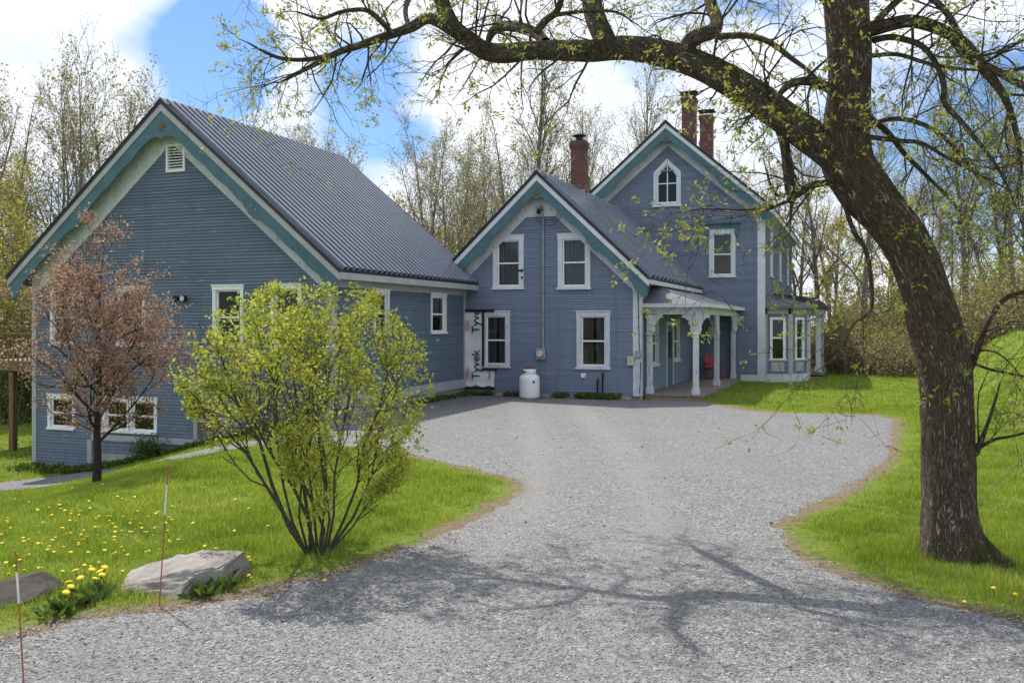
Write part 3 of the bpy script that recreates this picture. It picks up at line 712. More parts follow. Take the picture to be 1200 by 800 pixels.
clap(m, ER, .12, 3.75, lambda z: (0, 10), rh, .08)
clap(m, EL, .12, 3.75, lambda z: (-10, 0), [], .2)
m.build('wing_wall', M['siding_house'], house, fix=False)
m = MB(ho); m.wbox(EP, -6.5, 0.02, -.5, .12, -.3, .0); m.wbox(ER, 0.0, 10, -.5, .12, -.3, .0); m.build('foundation', M['concrete'], house)
m = MB(ho); m.wbox(EP, -.22, .035, .1, 3.60, -.01, .045); m.wbox(ER, -.01, .16, .1, 3.6, .0, .045)
m.build('corner_board', M['white_old'], house)
for sgn in (1, -1):
    m = MB(ho); x = ec+sgn*EH; ze = EZ-ES*EH
    m.box(min(x, x-sgn*.04), max(x, x-sgn*.04), -.42, 9.95, ze-.20, ze-.07)
    m.box(min(x-sgn*.04, x-sgn*.36), max(x-sgn*.04, x-sgn*.36), -.38, 9.95, ze-.2, ze-.17)
    m.build('eave_fascia', M['white_old'], house)
wroof = gable_roof(house, ho, ec, EZ, EH, ES, -.42, 9.97, .66, .11)
gable_trim(house, ho, ec, EZ, EH, eh, ES, -.42, 0, 6.33, .92, 'white', zfill=front(635, 254, 0)[1])
# main block
mc, mh, MZ, MS, MH = -1.07, 3.87, 10.68, .865, 4.28
mL, mR, mF, mB = mc-mh, mc+mh, 10.0, 26.0
MP = wallP((0, mF), (1, 0)); MR_ = wallP((mR, 0), (0, 1)); ML_ = wallP((mL, 0), (0, -1)); MBk = wallP((0, mB), (-1, 0))
holes = []
s0, s1, z0, z1 = bwin(831, 270, 862, 325, mF); hw = window(house, ho, MP, s0, s1, z0, z1, .15, 'white', curtain=3); holes.append(hw)
m = MB(ho)                                            # teal hood over that window
m.wbox(MP, s0-.12, s1+.12, z1+.04, z1+.24, 0, .10); m.wbox(MP, s0-.2, s1+.2, z1+.24, z1+.30, 0, .22)
for q in (s0-.1, s1-.02): m.wbox(MP, q, q+.12, z1-.22, z1+.04, .05, .12)
m.build('window_hood', M['teal'], house)
# pointed attic window
a0, za1 = front(766, 187, mF); a1, za0 = front(798, 240, mF)
ac = (a0+a1)/2; sp_ = za0+(za1-za0)*.71; t = .15
fn = lambda x, z, q: (x, mF-q, z)
def band(mb, outer, inner, q0, q1):
    n = len(outer)
    for i in range(n):
        j = (i+1) % n
        mb.hexa([fn(*outer[i], q0), fn(*outer[j], q0), fn(*inner[j], q0), fn(*inner[i], q0), fn(*outer[i], q1), fn(*outer[j], q1), fn(*inner[j], q1), fn(*inner[i], q1)])
outer = [(a0, za0), (a1, za0), (a1, sp_), (ac, za1), (a0, sp_)]
inner = [(a0+t, za0+t*.7), (a1-t, za0+t*.7), (a1-t, sp_-.10), (ac, za1-t*1.35), (a0+t, sp_-.10)]
m = MB(ho); band(m, outer, inner, -.12, .05); m.wbox(MP, a0-.05, a1+.05, za0-.06, za0, -.05, .09)
aw = m.build('attic_window', M['white'], house)
in2 = [(x+(.045 if x < ac-.01 else (-.045 if x > ac+.01 else 0)), z+(.045 if z < za0+.3 else -.05)) for x, z in inner]
m = MB(ho); band(m, inner, in2, -.08, -.02); m.wbox(MP, ac-.02, ac+.02, za0+t*.7+.045, za1-t*1.35-.06, -.07, -.03)
zq = za0+(za1-za0)*.47; m.wbox(MP, a0+t+.045, ac-.02, zq-.02, zq+.02, -.07, -.03); m.wbox(MP, ac+.02, a1-t-.045, zq-.02, zq+.02, -.07, -.03)
m.build('sash', M['vinyl'], aw)
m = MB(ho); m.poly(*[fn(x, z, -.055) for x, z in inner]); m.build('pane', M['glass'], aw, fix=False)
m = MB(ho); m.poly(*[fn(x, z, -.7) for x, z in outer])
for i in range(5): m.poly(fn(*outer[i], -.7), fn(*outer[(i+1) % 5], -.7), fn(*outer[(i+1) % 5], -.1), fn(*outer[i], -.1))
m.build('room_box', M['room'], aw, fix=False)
holes.append((a0+.04, a1-.04, za0+.03, sp_+.04)); holes.append((ac-.25, ac+.25, sp_+.1, za1-.25))
zt_ = MZ-.22
m = MB(ho)
clap(m, MP, .12, zt_, lambda z: (max(mL, mc-(zt_-z)/MS), min(mR, mc+(zt_-z)/MS)), holes, .08)
sh = []
for v_ in (12.6, 17.4, 22.4): sh.append(window(house, ho, MR_, v_, v_+1.1, 4.35, 6.25, .13, 'white'))
clap(m, MR_, .12, 7.0, lambda z: (mF, mB), sh, .08)
clap(m, ML_, .12, 7.0, lambda z: (-mB, -mF), [], .25)
m.poly(MBk(-mL, 0, 0), MBk(-mR, 0, 0), MBk(-mR, 7.1, 0), MBk(-mc, zt_, 0), MBk(-mL, 7.1, 0))
m.build('main_wall', M['siding_house'], house, fix=False)
m = MB(ho); m.wbox(MP, mL, mR+.02, -.5, .12, -.3, .0); m.wbox(MR_, mF, mB, -.5, .12, -.3, .0); m.build('foundation', M['concrete'], house)
m = MB(ho); m.wbox(MP, mR-.24, mR+.045, .30, 6.45, -.01, .045); m.wbox(MR_, mF, mF+.16, .30, 6.45, 0, .045)
m.wbox(MP, mR-.30, mR+.09, 6.45, 6.62, -.01, .1); m.wbox(MR_, mF+.01, mF+.25, 6.45, 6.62, 0, .09)
m.build('corner_board', M['white'], house); m = MB(ho); m.wbox(MP, 1.9, mR+.05, .05, .30, -.01, .05); m.build('baseboard', M['white'], house)
m = MB(ho)
for k in range(9):
    v = mF+.6+k*1.75; m.box(mR+.0, mR+.30, v, v+.09, 6.55, 6.85); m.box(mR, mR+.14, v+.005, v+.085, 6.30, 6.55)
m.wbox(MR_, mF+.26, mB, 6.35, 6.85, 0, .035)
m.build('eave_bracket', M['grey_trim'], house)
for sgn in (1, -1):
    m = MB(ho); x = mc+sgn*MH; ze = MZ-MS*MH
    m.box(min(x, x-sgn*.04), max(x, x-sgn*.04), mF-.47, mB+.2, ze-.26, ze-.07)
    m.box(min(x-sgn*.04, x-sgn*.42), max(x-sgn*.04, x-sgn*.42), mF-.43, mB+.2, ze-.25, ze-.22)
    m.build('eave_fascia', M['white'], house)
gable_roof(house, ho, mc, MZ, MH, MS, mF-.5, mB+.25, .3, .03)
gable_trim(house, ho, mc, MZ, MH, mh, MS, mF-.5, mF, 9.78, .94, 'white', zfill=None)
# chimneys
c1 = chimney(wroof, ho, -3.2, 4.2, 6.2, 9.02, .50)
m = MB(ho); m.box(-3.5, -2.9, 3.86, 3.93, 6.5, 7.22); m.box(-2.93, -2.87, 3.93, 4.6, 6.4, 7.1); m.build('flashing', M['grey_metal'], house)
m = MB(ho); m.cyl((-3.2, 4.2, 9.02), .13, .13, .22, 12); m.cyl((-3.2, 4.2, 9.24), .26, .05, .09, 14); m.cyl((-3.2, 4.2, 9.21), .26, .26, .03, 14)
m.build('chimney_cap', M['black_metal'], house)
c2 = chimney(house, ho, -1.0, 14.8, 9.2, 12.8, .60); c3 = chimney(house, ho, -.75, 18.4, 9.2, 12.7, .60)
for (u_, v_, z_) in ((-1.0, 14.8, 12.8), (-.75, 18.4, 12.7)):
    m = MB(ho)
    for sx_ in (-.24, .24):
        for sy_ in (-.24, .24): m.box(u_+sx_-.02, u_+sx_+.02, v_+sy_-.02, v_+sy_+.02, z_, z_+.2)
    m.box(u_-.4, u_+.4, v_-.4, v_+.4, z_+.2, z_+.24); m.build('chimney_cap', M['black_metal'], house)
c1.parent = house
# front porch along the side of the wing
pw = 1.63; pv0, pv1 = .62, 9.75
m = MB(ho)
for k in range(13): u_ = .05+k*(pw+.22)/13; m.box(u_, u_+(pw+.22)/13-.008, .35, 9.98, .10, .15)
porch = m.build('porch', M['porch_floor'], house)
m = MB(ho); m.box(.06, pw+.22, .40, .44, -.35, .10); m.box(pw+.18, pw+.22, .44, 9.98, -.35, .10); m.box(.3, 1.5, .05, .36, -.3, -.02); m.box(.3, 1.5, .05, .08, -.02, .0)
m.build('porch_skirt', M['porch_wood'], porch)
def scallop_bracket(mb, c, dirv, z1, wd=.34, ht=.62):
    pts = [(0, 0), (wd, 0), (wd, -.09)]
    for k in range(9):
        th = k/8*math.pi/2; pts.append((wd-.02-(wd-.10)*math.sin(th)+.018*math.sin(k*2.6), -.10-(ht-.24)*(1-math.cos(th))-.012*math.cos(k*2.6)))
    pts += [(.07, -ht+.08), (.035, -ht), (0, -ht)]
    d = Vector(dirv); n = Vector((-d.y, d.x, 0))
    fn_ = lambda x, z, q: tuple(Vector(c)+d*x+n*q+Vector((0, 0, z1+z)))
    mb.prism(pts, fn_, -.035, .035)
def porch_col(u_, v_, dirs, r=.085):
    m = MB(ho)
    m.box(u_-r, u_+r, v_-r, v_+r, .36, 2.66); m.box(u_-r-.03, u_+r+.03, v_-r-.03, v_+r+.03, .15, .36); m.box(u_-r-.025, u_+r+.025, v_-r-.025, v_+r+.025, 2.02, 2.08)
    o = m.build('porch_column', M['white_old'], porch, bevel=.012)
    m = MB(ho)
    for dv in dirs: scallop_bracket(m, (u_+dv[0]*r, v_+dv[1]*r, 0), dv, 2.66)
    b = m.build('column_bracket', M['white_old'], porch)
porch_col(pw, pv0, [(-1, 0, 0), (0, 1, 0), (1, 0, 0)]); porch_col(pw, 5.1, [(0, -1, 0), (0, 1, 0), (-1, 0, 0)]); porch_col(pw, pv1, [(0, -1, 0), (1, 0, 0)]); porch_col(.17, pv0, [(1, 0, 0)])
m = MB(ho); m.box(.05, pw+.12, pv0-.10, pv0+.10, 2.66, 2.9); m.box(pw-.10, pw+.12, pv0+.10, 9.97, 2.66, 2.9)
m.box(.05, pw+.12, pv0+.10, 9.97, 2.9, 2.93)
m.build('porch_beam', M['white_old'], porch)
m = MB(ho)
A, B_, C_, D_ = (.0, .18, 2.98), (pw+.42, .18, 2.98), (pw+.42, 9.99, 2.98), (0.03, 9.99, 3.62)
E_ = (0.03, 1.75, 3.62)
m.poly(A, B_, E_); m.poly(B_, C_, D_, E_)
for k in range(1, 20):
    v = .18+k*.5; t0 = max(0, (1.75-v)/1.57) if v < 1.75 else 0
    p0 = Vector((pw+.42, v, 2.98)); p1 = Vector((.03, v, 3.62)); p1 = p1+(p0-p1)*t0
    m.tube([p0+Vector((0, 0, .015)), p1+Vector((0, 0, .015))], .014, 4)
m.tube([B_, E_], .03, 5)
m.build('porch_roof', M['roof_tin'], porch, fix=False)
m = MB(ho); m.box(.0, pw+.44, .15, .19, 2.88, 3.0); m.box(pw+.40, pw+.44, .19, 9.99, 2.88, 3.0); m.box(.0, pw+.40, .19, 9.99, 2.93, 2.96)
m.build('porch_fascia', M['white_old'], porch)
# door inside the porch, sign box, chair
m = MB(ho); dv0, dv1 = 4.15, 5.15
m.wbox(ER, dv0-.12, dv0, .15, 2.3, 0, .06); m.wbox(ER, dv1, dv1+.12, .15, 2.3, 0, .06); m.wbox(ER, dv0-.12, dv1+.12, 2.3, 2.44, 0, .06)
fd = m.build('door_frame', M['white_old'], house)
m = MB(ho); m.wbox(ER, dv0, dv1, .17, 2.3, .023, .045); m.wbox(ER, dv0+.14, dv1-.14, .35, 1.0, .045, .055); m.build('door', M['teal'], fd)
m = MB(ho); m.wbox(ER, dv0+.16, dv1-.16, 1.15, 2.1, .045, .05); m.build('pane', M['glass'], fd)
u_, z_ = front(835, 388, mF); m = MB(ho); m.wbox(MP, u_-.17, u_+.17, z_-.25, z_+.2, .02, .1); m.build('mail_box', M['beige_box'], house)
ch = empty('chair', W(.95, 9.0, .15), RZ+.5, 'red outdoor chair standing at the dark back of the porch', 'chair')
m = MB(); m.box(-.26, .26, -.25, .25, .40, .44); m.build('seat', M['red'], ch, bevel=.01)
m = MB(); m.hexa([(-.27, .22, .44), (.27, .22, .44), (.27, .26, .44), (-.27, .26, .44), (-.27, .34, .98), (.27, .34, .98), (.27, .38, .98), (-.27, .38, .98)]); m.build('backrest', M['red'], ch, bevel=.01)
for sx_ in (-.24, .24):
    for sy_ in (-.22, .22): m = MB(); m.box(sx_-.022, sx_+.022, sy_-.022, sy_+.022, 0, .40); m.build('leg', M['red'], ch)
    m = MB(); m.box(sx_-.03, sx_+.03, -.26, .27, .60, .635); m.box(sx_-.02, sx_+.02, -.24, -.2, .44, .6); m.build('armrest', M['red'], ch)
# bay window on the right side of the main block
bpts = [(2.8, 10.45), (3.78, 10.72), (4.38, 11.75), (4.38, 13.6), (2.8, 14.6)]
m = MB(ho); tr = MB(ho)
baywins = []
bay = None
def seg(i): A = Vector(bpts[i]); B = Vector(bpts[i+1]); return A, (B-A).length, (B-A).normalized()
bm_ = MB(ho)
for i in range(4):
    A, Ln, d = seg(i); P = wallP(A, d)
    bm_.wbox(P, 0, Ln, -.4, .32, -.1, .03)
bay = bm_.build('bay_window', M['white_old'], house)
for i in range(4):
    A, Ln, d = seg(i); P = wallP(A, d); hs = []
    if i < 3:
        c_ = Ln/2; wd_ = .62 if i < 2 else .9
        f = MB(ho); s0, s1, z0, z1 = c_-wd_/2, c_+wd_/2, .95, 2.62
        f.wbox(P, s0, s0+.1, z0, z1, -.05, .05); f.wbox(P, s1-.1, s1, z0, z1, -.05, .05); f.wbox(P, s0+.1, s1-.1, z1-.1, z1, -.05, .05); f.wbox(P, s0-.04, s1+.04, z0-.06, z0, -.05, .08); f.wbox(P, s0+.1, s1-.1, (z0+z1)/2-.03, (z0+z1)/2+.03, -.06, .0)
        f.build('sash', M['vinyl'], bay)
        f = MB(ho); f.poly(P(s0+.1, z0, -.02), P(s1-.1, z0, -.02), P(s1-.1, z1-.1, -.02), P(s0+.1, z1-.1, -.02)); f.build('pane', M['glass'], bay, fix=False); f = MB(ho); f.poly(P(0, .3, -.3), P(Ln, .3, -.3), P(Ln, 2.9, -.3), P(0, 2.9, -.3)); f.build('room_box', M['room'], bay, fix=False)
        hs = [(s0+.03, s1-.03, z0-.02, z1-.03)]
        tr.wbox(P, s0+.05, s1-.05, .42, .80, .02, .045)
    clap(m, P, .32, 2.75, lambda z, Ln=Ln: (0, Ln), hs, .08)
    tr.wbox(P, -.02, .09, .32, 2.75, .0, .05); tr.wbox(P, Ln-.09, Ln+.02, .32, 2.75, .0, .05); tr.wbox(P, .09, Ln-.09, 2.75, 3.05, -.05, .05); tr.wbox(P, 0.09, Ln-.09, .84, .90, .0, .06)
m.build('bay_wall', M['siding_house'], bay, fix=False)
tr.build('bay_trim', M['grey_trim'], bay)
m = MB(ho); top = [(2.84, 11.2, 3.55), (2.84, 13.9, 3.55)]
ep = [(2.8, 10.1, 3.08), (3.95, 10.4, 3.08), (4.75, 11.6, 3.08), (4.75, 13.8, 3.08), (2.8, 14.9, 3.08)]
m.poly(ep[0], ep[1], top[0]); m.poly(ep[1], ep[2], top[0]); m.poly(ep[2], ep[3], top[1], top[0]); m.poly(ep[3], ep[4], top[1])
for a_, b_ in ((ep[1], top[0]), (ep[2], top[0]), (ep[3], top[1]), (((ep[1][0]+ep[2][0])/2, (ep[1][1]+ep[2][1])/2, 3.08), top[0]), ((4.75, 12.6, 3.08), (2.84, 12.6, 3.55))): m.tube([Vector(a_)+Vector((0, 0, .01)), Vector(b_)+Vector((0, 0, .01))], .022, 5)
m.poly(*[(x, y, 3.05) for x, y, z in ep])
for i in range(4):
    A = Vector(ep[i]); B = Vector(ep[i+1]); m.poly(A, B, B-Vector((0, 0, .1)), A-Vector((0, 0, .1)))
m.build('bay_roof', M['roof_tin'], bay, fix=False)
# back porch with paired columns
m = MB(ho); m.box(2.85, 4.95, 14.2, 18.5, .12, .25); m.box(4.4, 4.9, 13.7, 14.2, -.2, .05)
bp = m.build('back_porch', M['porch_wood'], house)
for u_, v_ in ((4.70, 14.3), (4.70, 18.2)):
    m = MB(ho); m.box(u_-.1, u_+.1, v_-.1, v_+.1, .25, 2.75); m.box(u_-.14, u_+.14, v_-.14, v_+.14, .25, .5); m.box(u_-.14, u_+.14, v_-.14, v_+.14, 2.5, 2.62); m.build('porch_column', M['white'], bp, bevel=.012)
m = MB(ho); m.box(2.85, 4.88, 14.05, 18.5, 2.75, 3.0); m.build('porch_beam', M['white_old'], bp)
m = MB(ho); m.box(2.82, 5.12, 13.85, 18.7, 3.0, 3.12); m.hexa([(2.82, 13.9, 3.12), (5.08, 13.9, 3.12), (5.08, 18.6, 3.12), (2.82, 18.6, 3.12), (2.82, 13.9, 3.7), (4.6, 14.3, 3.5), (4.6, 18.2, 3.5), (2.82, 18.6, 3.7)]); m.build('porch_roof', M['roof_dark'], bp)
# electric meter, conduit, service wires, boxes on the wing front
mu, mz = front(635, 414, 0); cu_, cz = front(638, 246, 0)
m = MB(ho); m.wbox(EP, mu-.16, mu+.16, mz-.2, mz+.16, .02, .16); mt = m.build('electric_meter', M['grey_metal'], house, bevel=.012)
m = MB(ho); m.cyl((mu, -.26, mz+.0), .095, .105, .10, 18, 'y'); m.build('meter_dial', M['lamp_glass'], mt)
m = MB(ho); m.tube([(mu+.06, -.06, mz+.16), (mu+.06, -.06, cz)], .035, 8); m.tube([(mu+.06, -.06, cz), (mu+.02, -.16, cz+.1), (mu+.0, -.25, cz+.02)], .045, 8)
m.tube([(mu+.02, -.05, mz-.2), (mu+.02, -.05, .2)], .012, 5)
for zc in (2.2, 3.4, 4.6): m.wbox(EP, mu-.0, mu+.12, zc, zc+.03, .02, .1)
m.build('conduit', M['grey_metal'], house)
m = MB(ho)
for k in range(3):
    pts = []
    for i in range(26):
        th = i/25*math.pi*1.7; r_ = .30+.05*k
        pts.append((mu+.30+r_*math.cos(th+2.6)*1.05, -.2-.02*k, cz-.08-.05*k+r_*math.sin(th+2.6)*.9))
    m.tube(pts, .010, 5)
m.wbox(EP, mu+.55, mu+.63, cz-.05, cz+.15, .02, .12); m.wbox(EP, mu-.12, mu-.02, cz-.12, cz+.06, .02, .14)
m.build('service_wire', M['black'], house)
for (x0, y0, x1, y1, mt_, nm) in [(736, 417, 744, 428, 'beige_box', 'phone_box'), (745, 411, 752, 419, 'grey_metal', 'junction_box')]:
    s0, s1, z0, z1 = bwin(x0, y0, x1, y1, 0); m = MB(ho); m.wbox(EP, s0, s1, z0, z1, .03, .14); m.build(nm, M[mt_], house, bevel=.01)
m = MB(ho); s_, z_ = front(750, 420, 0)
m.tube([(s_-.05, -.06, 3.7), (s_-.04, -.07, 3.0), (s_-.02, -.06, 2.2), (s_-.0, -.07, z_)], .012, 5); m.tube([(s_+.03, -.06, z_-.1), (s_+.04, -.08, .9), (s_+.0, -.07, .2)], .014, 5)
m.tube([(s_+.02, -.07, 3.66), (s_+.12, -.1, 3.5), (s_+.2, .0, 3.62)], .012, 5)
m.build('wall_cable', M['black'], house)
s_, z_ = front(684, 440, 0); m = MB(ho); m.cyl((s_, -.12, z_), .06, .09, .12, 14, 'y'); m.box(s_-.08, s_+.08, -.03, -.015, z_-.08, z_+.08); m.build('dryer_vent', M['vinyl'], house)
for (px_, y0, y1) in ((701, 444, 460), (707, 437, 460)):
    s_, z1 = front(px_, y0, 0); m = MB(ho); m.tube([(s_, -.09, .05), (s_, -.09, z1-.08), (s_, -.05, z1), (s_, 0, z1)], .03, 8); m.build('vent_pipe', M['black_metal'], house)
s0, z1 = front(612.5, 317, 0); m = MB(ho); m.wbox(EP, s0-.10, s0+.04, z1-.03, z1+.03, .05, .12); m.wbox(EP, s0-.03, s0+.03, z1-.26, z1-.2, .05, .1); m.build('wire_holder', M['black_metal'], house)
for px_ in (575.5, 692):
    s0, z1 = front(px_, 274, 0); m = MB(ho); m.wbox(EP, s0-.08, s0+.08, z1-.02, z1+.07, .03, .30); m.cyl((s0, -.36, z1+.02), .06, .045, .1, 10, 'y'); m.build('eave_lamp', M['black_metal'], house)
# house wrap sheet between barn and wing window
s0, z1 = front(544.5, 364, 0); s1, _ = front(566, 364, 0); s2, _ = front(577, 364, 0); zb = .30
m = MB(ho)
def wv(s, z): return .05+.012*math.sin(s*9+z*3.1)+.012*math.sin(z*7+s*4)
def sheet(mb, a, b, c, d, n=10, q=18, fl=0):
    for i in range(n):
        for j in range(q):
            P4 = []
            for ii, jj in ((i, j), (i+1, j), (i+1, j+1), (i, j+1)):
                s = a+(b-a)*ii/n; z = c+(d-c)*jj/q
                zz = z-(.03*math.sin(s*14) if jj == 0 else 0); P4.append(EP(s, zz, wv(s, z)+(.04 if jj == 0 else 0)))
            mb.poly(*P4)
lw = front(580, 364, 0)[0]
sheet(m, s0, s1, zb, z1-.05); sheet(m, s1, lw, zb, front(577, 433, 0)[1], 6, 6)
hwrap = m.build('house_wrap', M['wrap'], house, smooth=True, fix=False); hwrap['label'] = 'white house wrap sheet stapled up beside the lower left window, printed with dark lettering'
m = MB(ho); m.wbox(EP, s0-.05, lw+.0, z1-.05, z1+.05, .02, .10); m.wbox(EP, s1, s1+.07, front(570, 430, 0)[1], z1-.05, .02, .095); m.wbox(EP, s1-.02, lw+.1, front(577, 434, 0)[1]-.0, front(577, 434, 0)[1]+.06, .06, .11); m.wbox(EP, s0-.0, lw, zb-.10, zb-.04, .02, .06)
m.build('flashing_strip', M['black'], house)
def text_part(body, size, su, sz, mat, parent, name='lettering', bold=0.0):
    cd_ = bpy.data.curves.new('txt', 'FONT'); cd_.body = body; cd_.size = size; cd_.extrude = .002; cd_.offset = bold
    to = bpy.data.objects.new('txt', cd_); COL.objects.link(to); dg = bpy.context.evaluated_depsgraph_get(); me = bpy.data.meshes.new_from_object(to.evaluated_get(dg))
    bpy.data.objects.remove(to); bpy.data.curves.remove(cd_)
    # text x -> up the wall, text y -> to the left
    for v in me.vertices:
        x, y, zz = v.co; v.co = Vector(EP(su-y, sz+x, .09+zz))
    me.materials.clear(); me.materials.append(mat); o = bpy.data.objects.new(name, me); COL.objects.link(o); o.parent = parent; return o
tz0 = front(555, 445, 0)[1]; tz1 = front(555, 393, 0)[1]
wtx = s0+(s1-s0)*.86
text_part('Tyvek', .40, wtx, tz0+.02, M['ink'], hwrap, bold=.004); text_part('Tyve', .40, wtx, tz1+.08, M['ink'], hwrap, bold=.004)
text_part('HomeWrap', .13, lw-.12, zb+.25, M['ink'], hwrap)
for zq_ in (tz0+.02, tz1+.12):
    m = MB(ho); pts = [(s0+.14+.07*math.cos(k/20*2*math.pi), zq_+.2+.18*math.sin(k/20*2*math.pi)) for k in range(20)]
    inn = [(s0+.14+.052*math.cos(k/20*2*math.pi), zq_+.2+.16*math.sin(k/20*2*math.pi)) for k in range(20)]
    for i in range(20):
        j = (i+1) % 20; m.poly(EP(*pts[i], .088), EP(*pts[j], .088), EP(*inn[j], .088), EP(*inn[i], .088))
    for k in range(3): m.wbox(EP, s0+.115, s0+.165, zq_+.09+k*.08, zq_+.14+k*.08, .084, .089)
    m.build('print_mark', M['ink_red'], hwrap)

# propane tank
tu, tz = front(620.5, 468, -1.0); tw = W(tu, -1.0); tank = empty('propane_tank', (tw.x, tw.y, float(gz(tw.x, tw.y))), RZ, 'white upright propane tank with a collar on top standing at the house wall', 'gas tank'); tank.scale = (.97, .97, .80)
m = MB(); m.lathe((0, 0, 0), [(0, .04), (.29, .04), (.325, .08), (.335, .14), (.335, .78), (.325, .86), (.28, .94), (.2, .99), (0, 1.01)], 36); m.build('tank_body', M['tank'], tank, smooth=True)
m = MB(); m.lathe((0, 0, 0), [(.26, 0), (.28, 0), (.28, .05), (.26, .05)], 28); m.build('foot_ring', M['grey_metal'], tank)
m = MB(); n = 30
pts = []
for k in range(n+1):
    a_ = math.pi*2*k/n
    if 20 <= k <= 24: continue
    pts.append(a_)
m.lathe((0, 0, 0), [(.2, .97), (.215, .97), (.22, 1.2), (.205, 1.2), (.2, .97)], 30); m.build('collar', M['tank'], tank, smooth=True)
m = MB(); m.lathe((0, 0, 0), [(0, 1.245), (.16, 1.24), (.225, 1.20), (.222, 1.19)], 24); m.build('lid', M['red'], tank, smooth=True)
m = MB(); m.box(-.17, -.05, -.226, -.215, 1.06, 1.11); m.build('valve_slot', M['black'], tank); m = MB(); m.box(.20, .27, -.275, -.255, .66, .74); m.build('sticker', M['black'], tank)

# ------------------------------------------------------------------ plants
class TM:
    """tapered tubes gathered into one mesh, with a bark coordinate that runs along each limb"""
    def __init__(s): s.V = []; s.Q = []; s.B = []; s.n = 0
    def tube(s, pts, rad, sides=5, rough=0.0, seed=0.0):
        pts = np.asarray(pts, float); m = len(pts); rad = np.asarray(rad, float)
        T = np.gradient(pts, axis=0); T /= np.linalg.norm(T, axis=1)[:, None]+1e-9
        a = np.cross(T[0], (0, 0, 1.0));
        if np.linalg.norm(a) < .1: a = np.cross(T[0], (1.0, 0, 0))
        A = np.empty((m, 3)); a /= np.linalg.norm(a)
        for i in range(m):
            a = a-T[i]*a.dot(T[i]); a /= np.linalg.norm(a)+1e-9; A[i] = a
        Bn = np.cross(T, A); th = np.arange(sides)*2*np.pi/sides
        c, sn = np.cos(th), np.sin(th)
        along = np.concatenate([[0], np.cumsum(np.linalg.norm(np.diff(pts, axis=0), axis=1))])
        R = np.repeat(rad[:, None], sides, 1)
        if rough:
            al = along[:, None]
            R = R*(1+rough*(.5*np.sin(2*th[None]+al*1.3+seed)+.45*np.sin(3*th[None]-al*2.1+seed*2)+.3*np.sin(5*th[None]+al*3.7)+.28*np.sin(th[None]*9+al*1.7+2*np.sin(al*4))+.25*np.sin(th[None]*14-al*2.2+2.5*np.sin(al*5+th[None]))))
        V = pts[:, None]+R[..., None]*(c[None, :, None]*A[:, None]+sn[None, :, None]*Bn[:, None])
        bk = np.stack([R*c[None], R*sn[None], np.repeat(along[:, None]+seed*3.7, sides, 1)], -1)
        i = np.arange(m-1)[:, None]*sides; k = np.arange(sides)[None]; k2 = (k+1) % sides
        Q = np.stack([i+k, i+k2, i+sides+k2, i+sides+k], -1).reshape(-1, 4)+s.n
        s.V.append(V.reshape(-1, 3)); s.B.append(bk.reshape(-1, 3)); s.Q.append(Q); s.n += m*sides
    def build(s, name, mat, parent, base=(0, 0, 0)):
        V = np.concatenate(s.V)-np.asarray(base, float); me = mesh_np(name, V, np.concatenate(s.Q))
        at_ = me.attributes.new('bark', 'FLOAT_VECTOR', 'POINT'); at_.data.foreach_set('vector', np.concatenate(s.B).astype(np.float32).ravel())
        me.polygons.foreach_set('use_smooth', np.ones(len(me.polygons), bool)); me.materials.append(mat)
        o = bpy.data.objects.new(name, me); COL.objects.link(o); o.parent = parent; return o
def leaf_mesh(name, C, D, size, mat, parent, rs, base=(0, 0, 0), wid=.42, tint=None):
    """one rhombic, slightly folded leaf at each point C pointing along D"""
    C = np.asarray(C, float)-np.asarray(base, float); n = len(C)
    D = np.asarray(D, float); D = D/(np.linalg.norm(D, axis=1)[:, None]+1e-9)
    S = np.cross(D, rs.normal(size=(n, 3))); S /= np.linalg.norm(S, axis=1)[:, None]+1e-9
    N = np.cross(S, D); sz = size*rs.uniform(.6, 1.3, n)[:, None]
    mid = C+D*sz*.45
    V = np.stack([C, mid+S*sz*wid*.5+N*sz*.10, C+D*sz, mid-S*sz*wid*.5+N*sz*.10], 1).reshape(-1, 3)
    Q = np.arange(4*n).reshape(n, 4); me = mesh_np(name, V, Q)
    tv = rs.uniform(0, 1, n) if tint is None else np.clip(tint, 0, 1)
    at_ = me.attributes.new('tint', 'FLOAT', 'POINT'); at_.data.foreach_set('value', np.repeat(tv, 4).astype(np.float32))
    me.materials.append(mat); o = bpy.data.objects.new(name, me); COL.objects.link(o)
    if parent: o.parent = parent
    return o
def unit(v): v = np.asarray(v, float); return v/(np.linalg.norm(v)+1e-9)
def limb(rs, p, d, Ln, r, n=6, wig=.12, trop=.0, taper=.25):
    """a wandering polyline with radii"""
    pts = [np.asarray(p, float)]; d = unit(d); st = Ln/n
    for i in range(n):
        d = unit(d+rs.normal(size=3)*wig+np.array([0, 0, trop])); pts.append(pts[-1]+d*st)
    return np.array(pts), np.linspace(r, r*taper, n+1)
def side_dir(rs, d, ang):
    d = unit(d); a = np.cross(d, rs.normal(size=3)); a = unit(a); return unit(d*math.cos(ang)+a*math.sin(ang))
def smooth_path(pts, rad, sub=6):
    """Catmull-Rom through the control points"""
    P = np.asarray(pts, float); R = np.asarray(rad, float); P = np.vstack([2*P[0]-P[1], P, 2*P[-1]-P[-2]]); R = np.concatenate([[R[0]], R, [R[-1]]])
    op, orr = [], []
    for i in range(1, len(P)-2):
        for k in range(sub):
            t = k/sub; a, b, c, d = P[i-1], P[i], P[i+1], P[i+2]
            op.append(.5*((2*b)+(-a+c)*t+(2*a-5*b+4*c-d)*t*t+(-a+3*b-3*c+d)*t**3)); orr.append(R[i]*(1-t)+R[i+1]*t)
    op.append(P[-2]); orr.append(R[-2]); return np.array(op), np.array(orr)

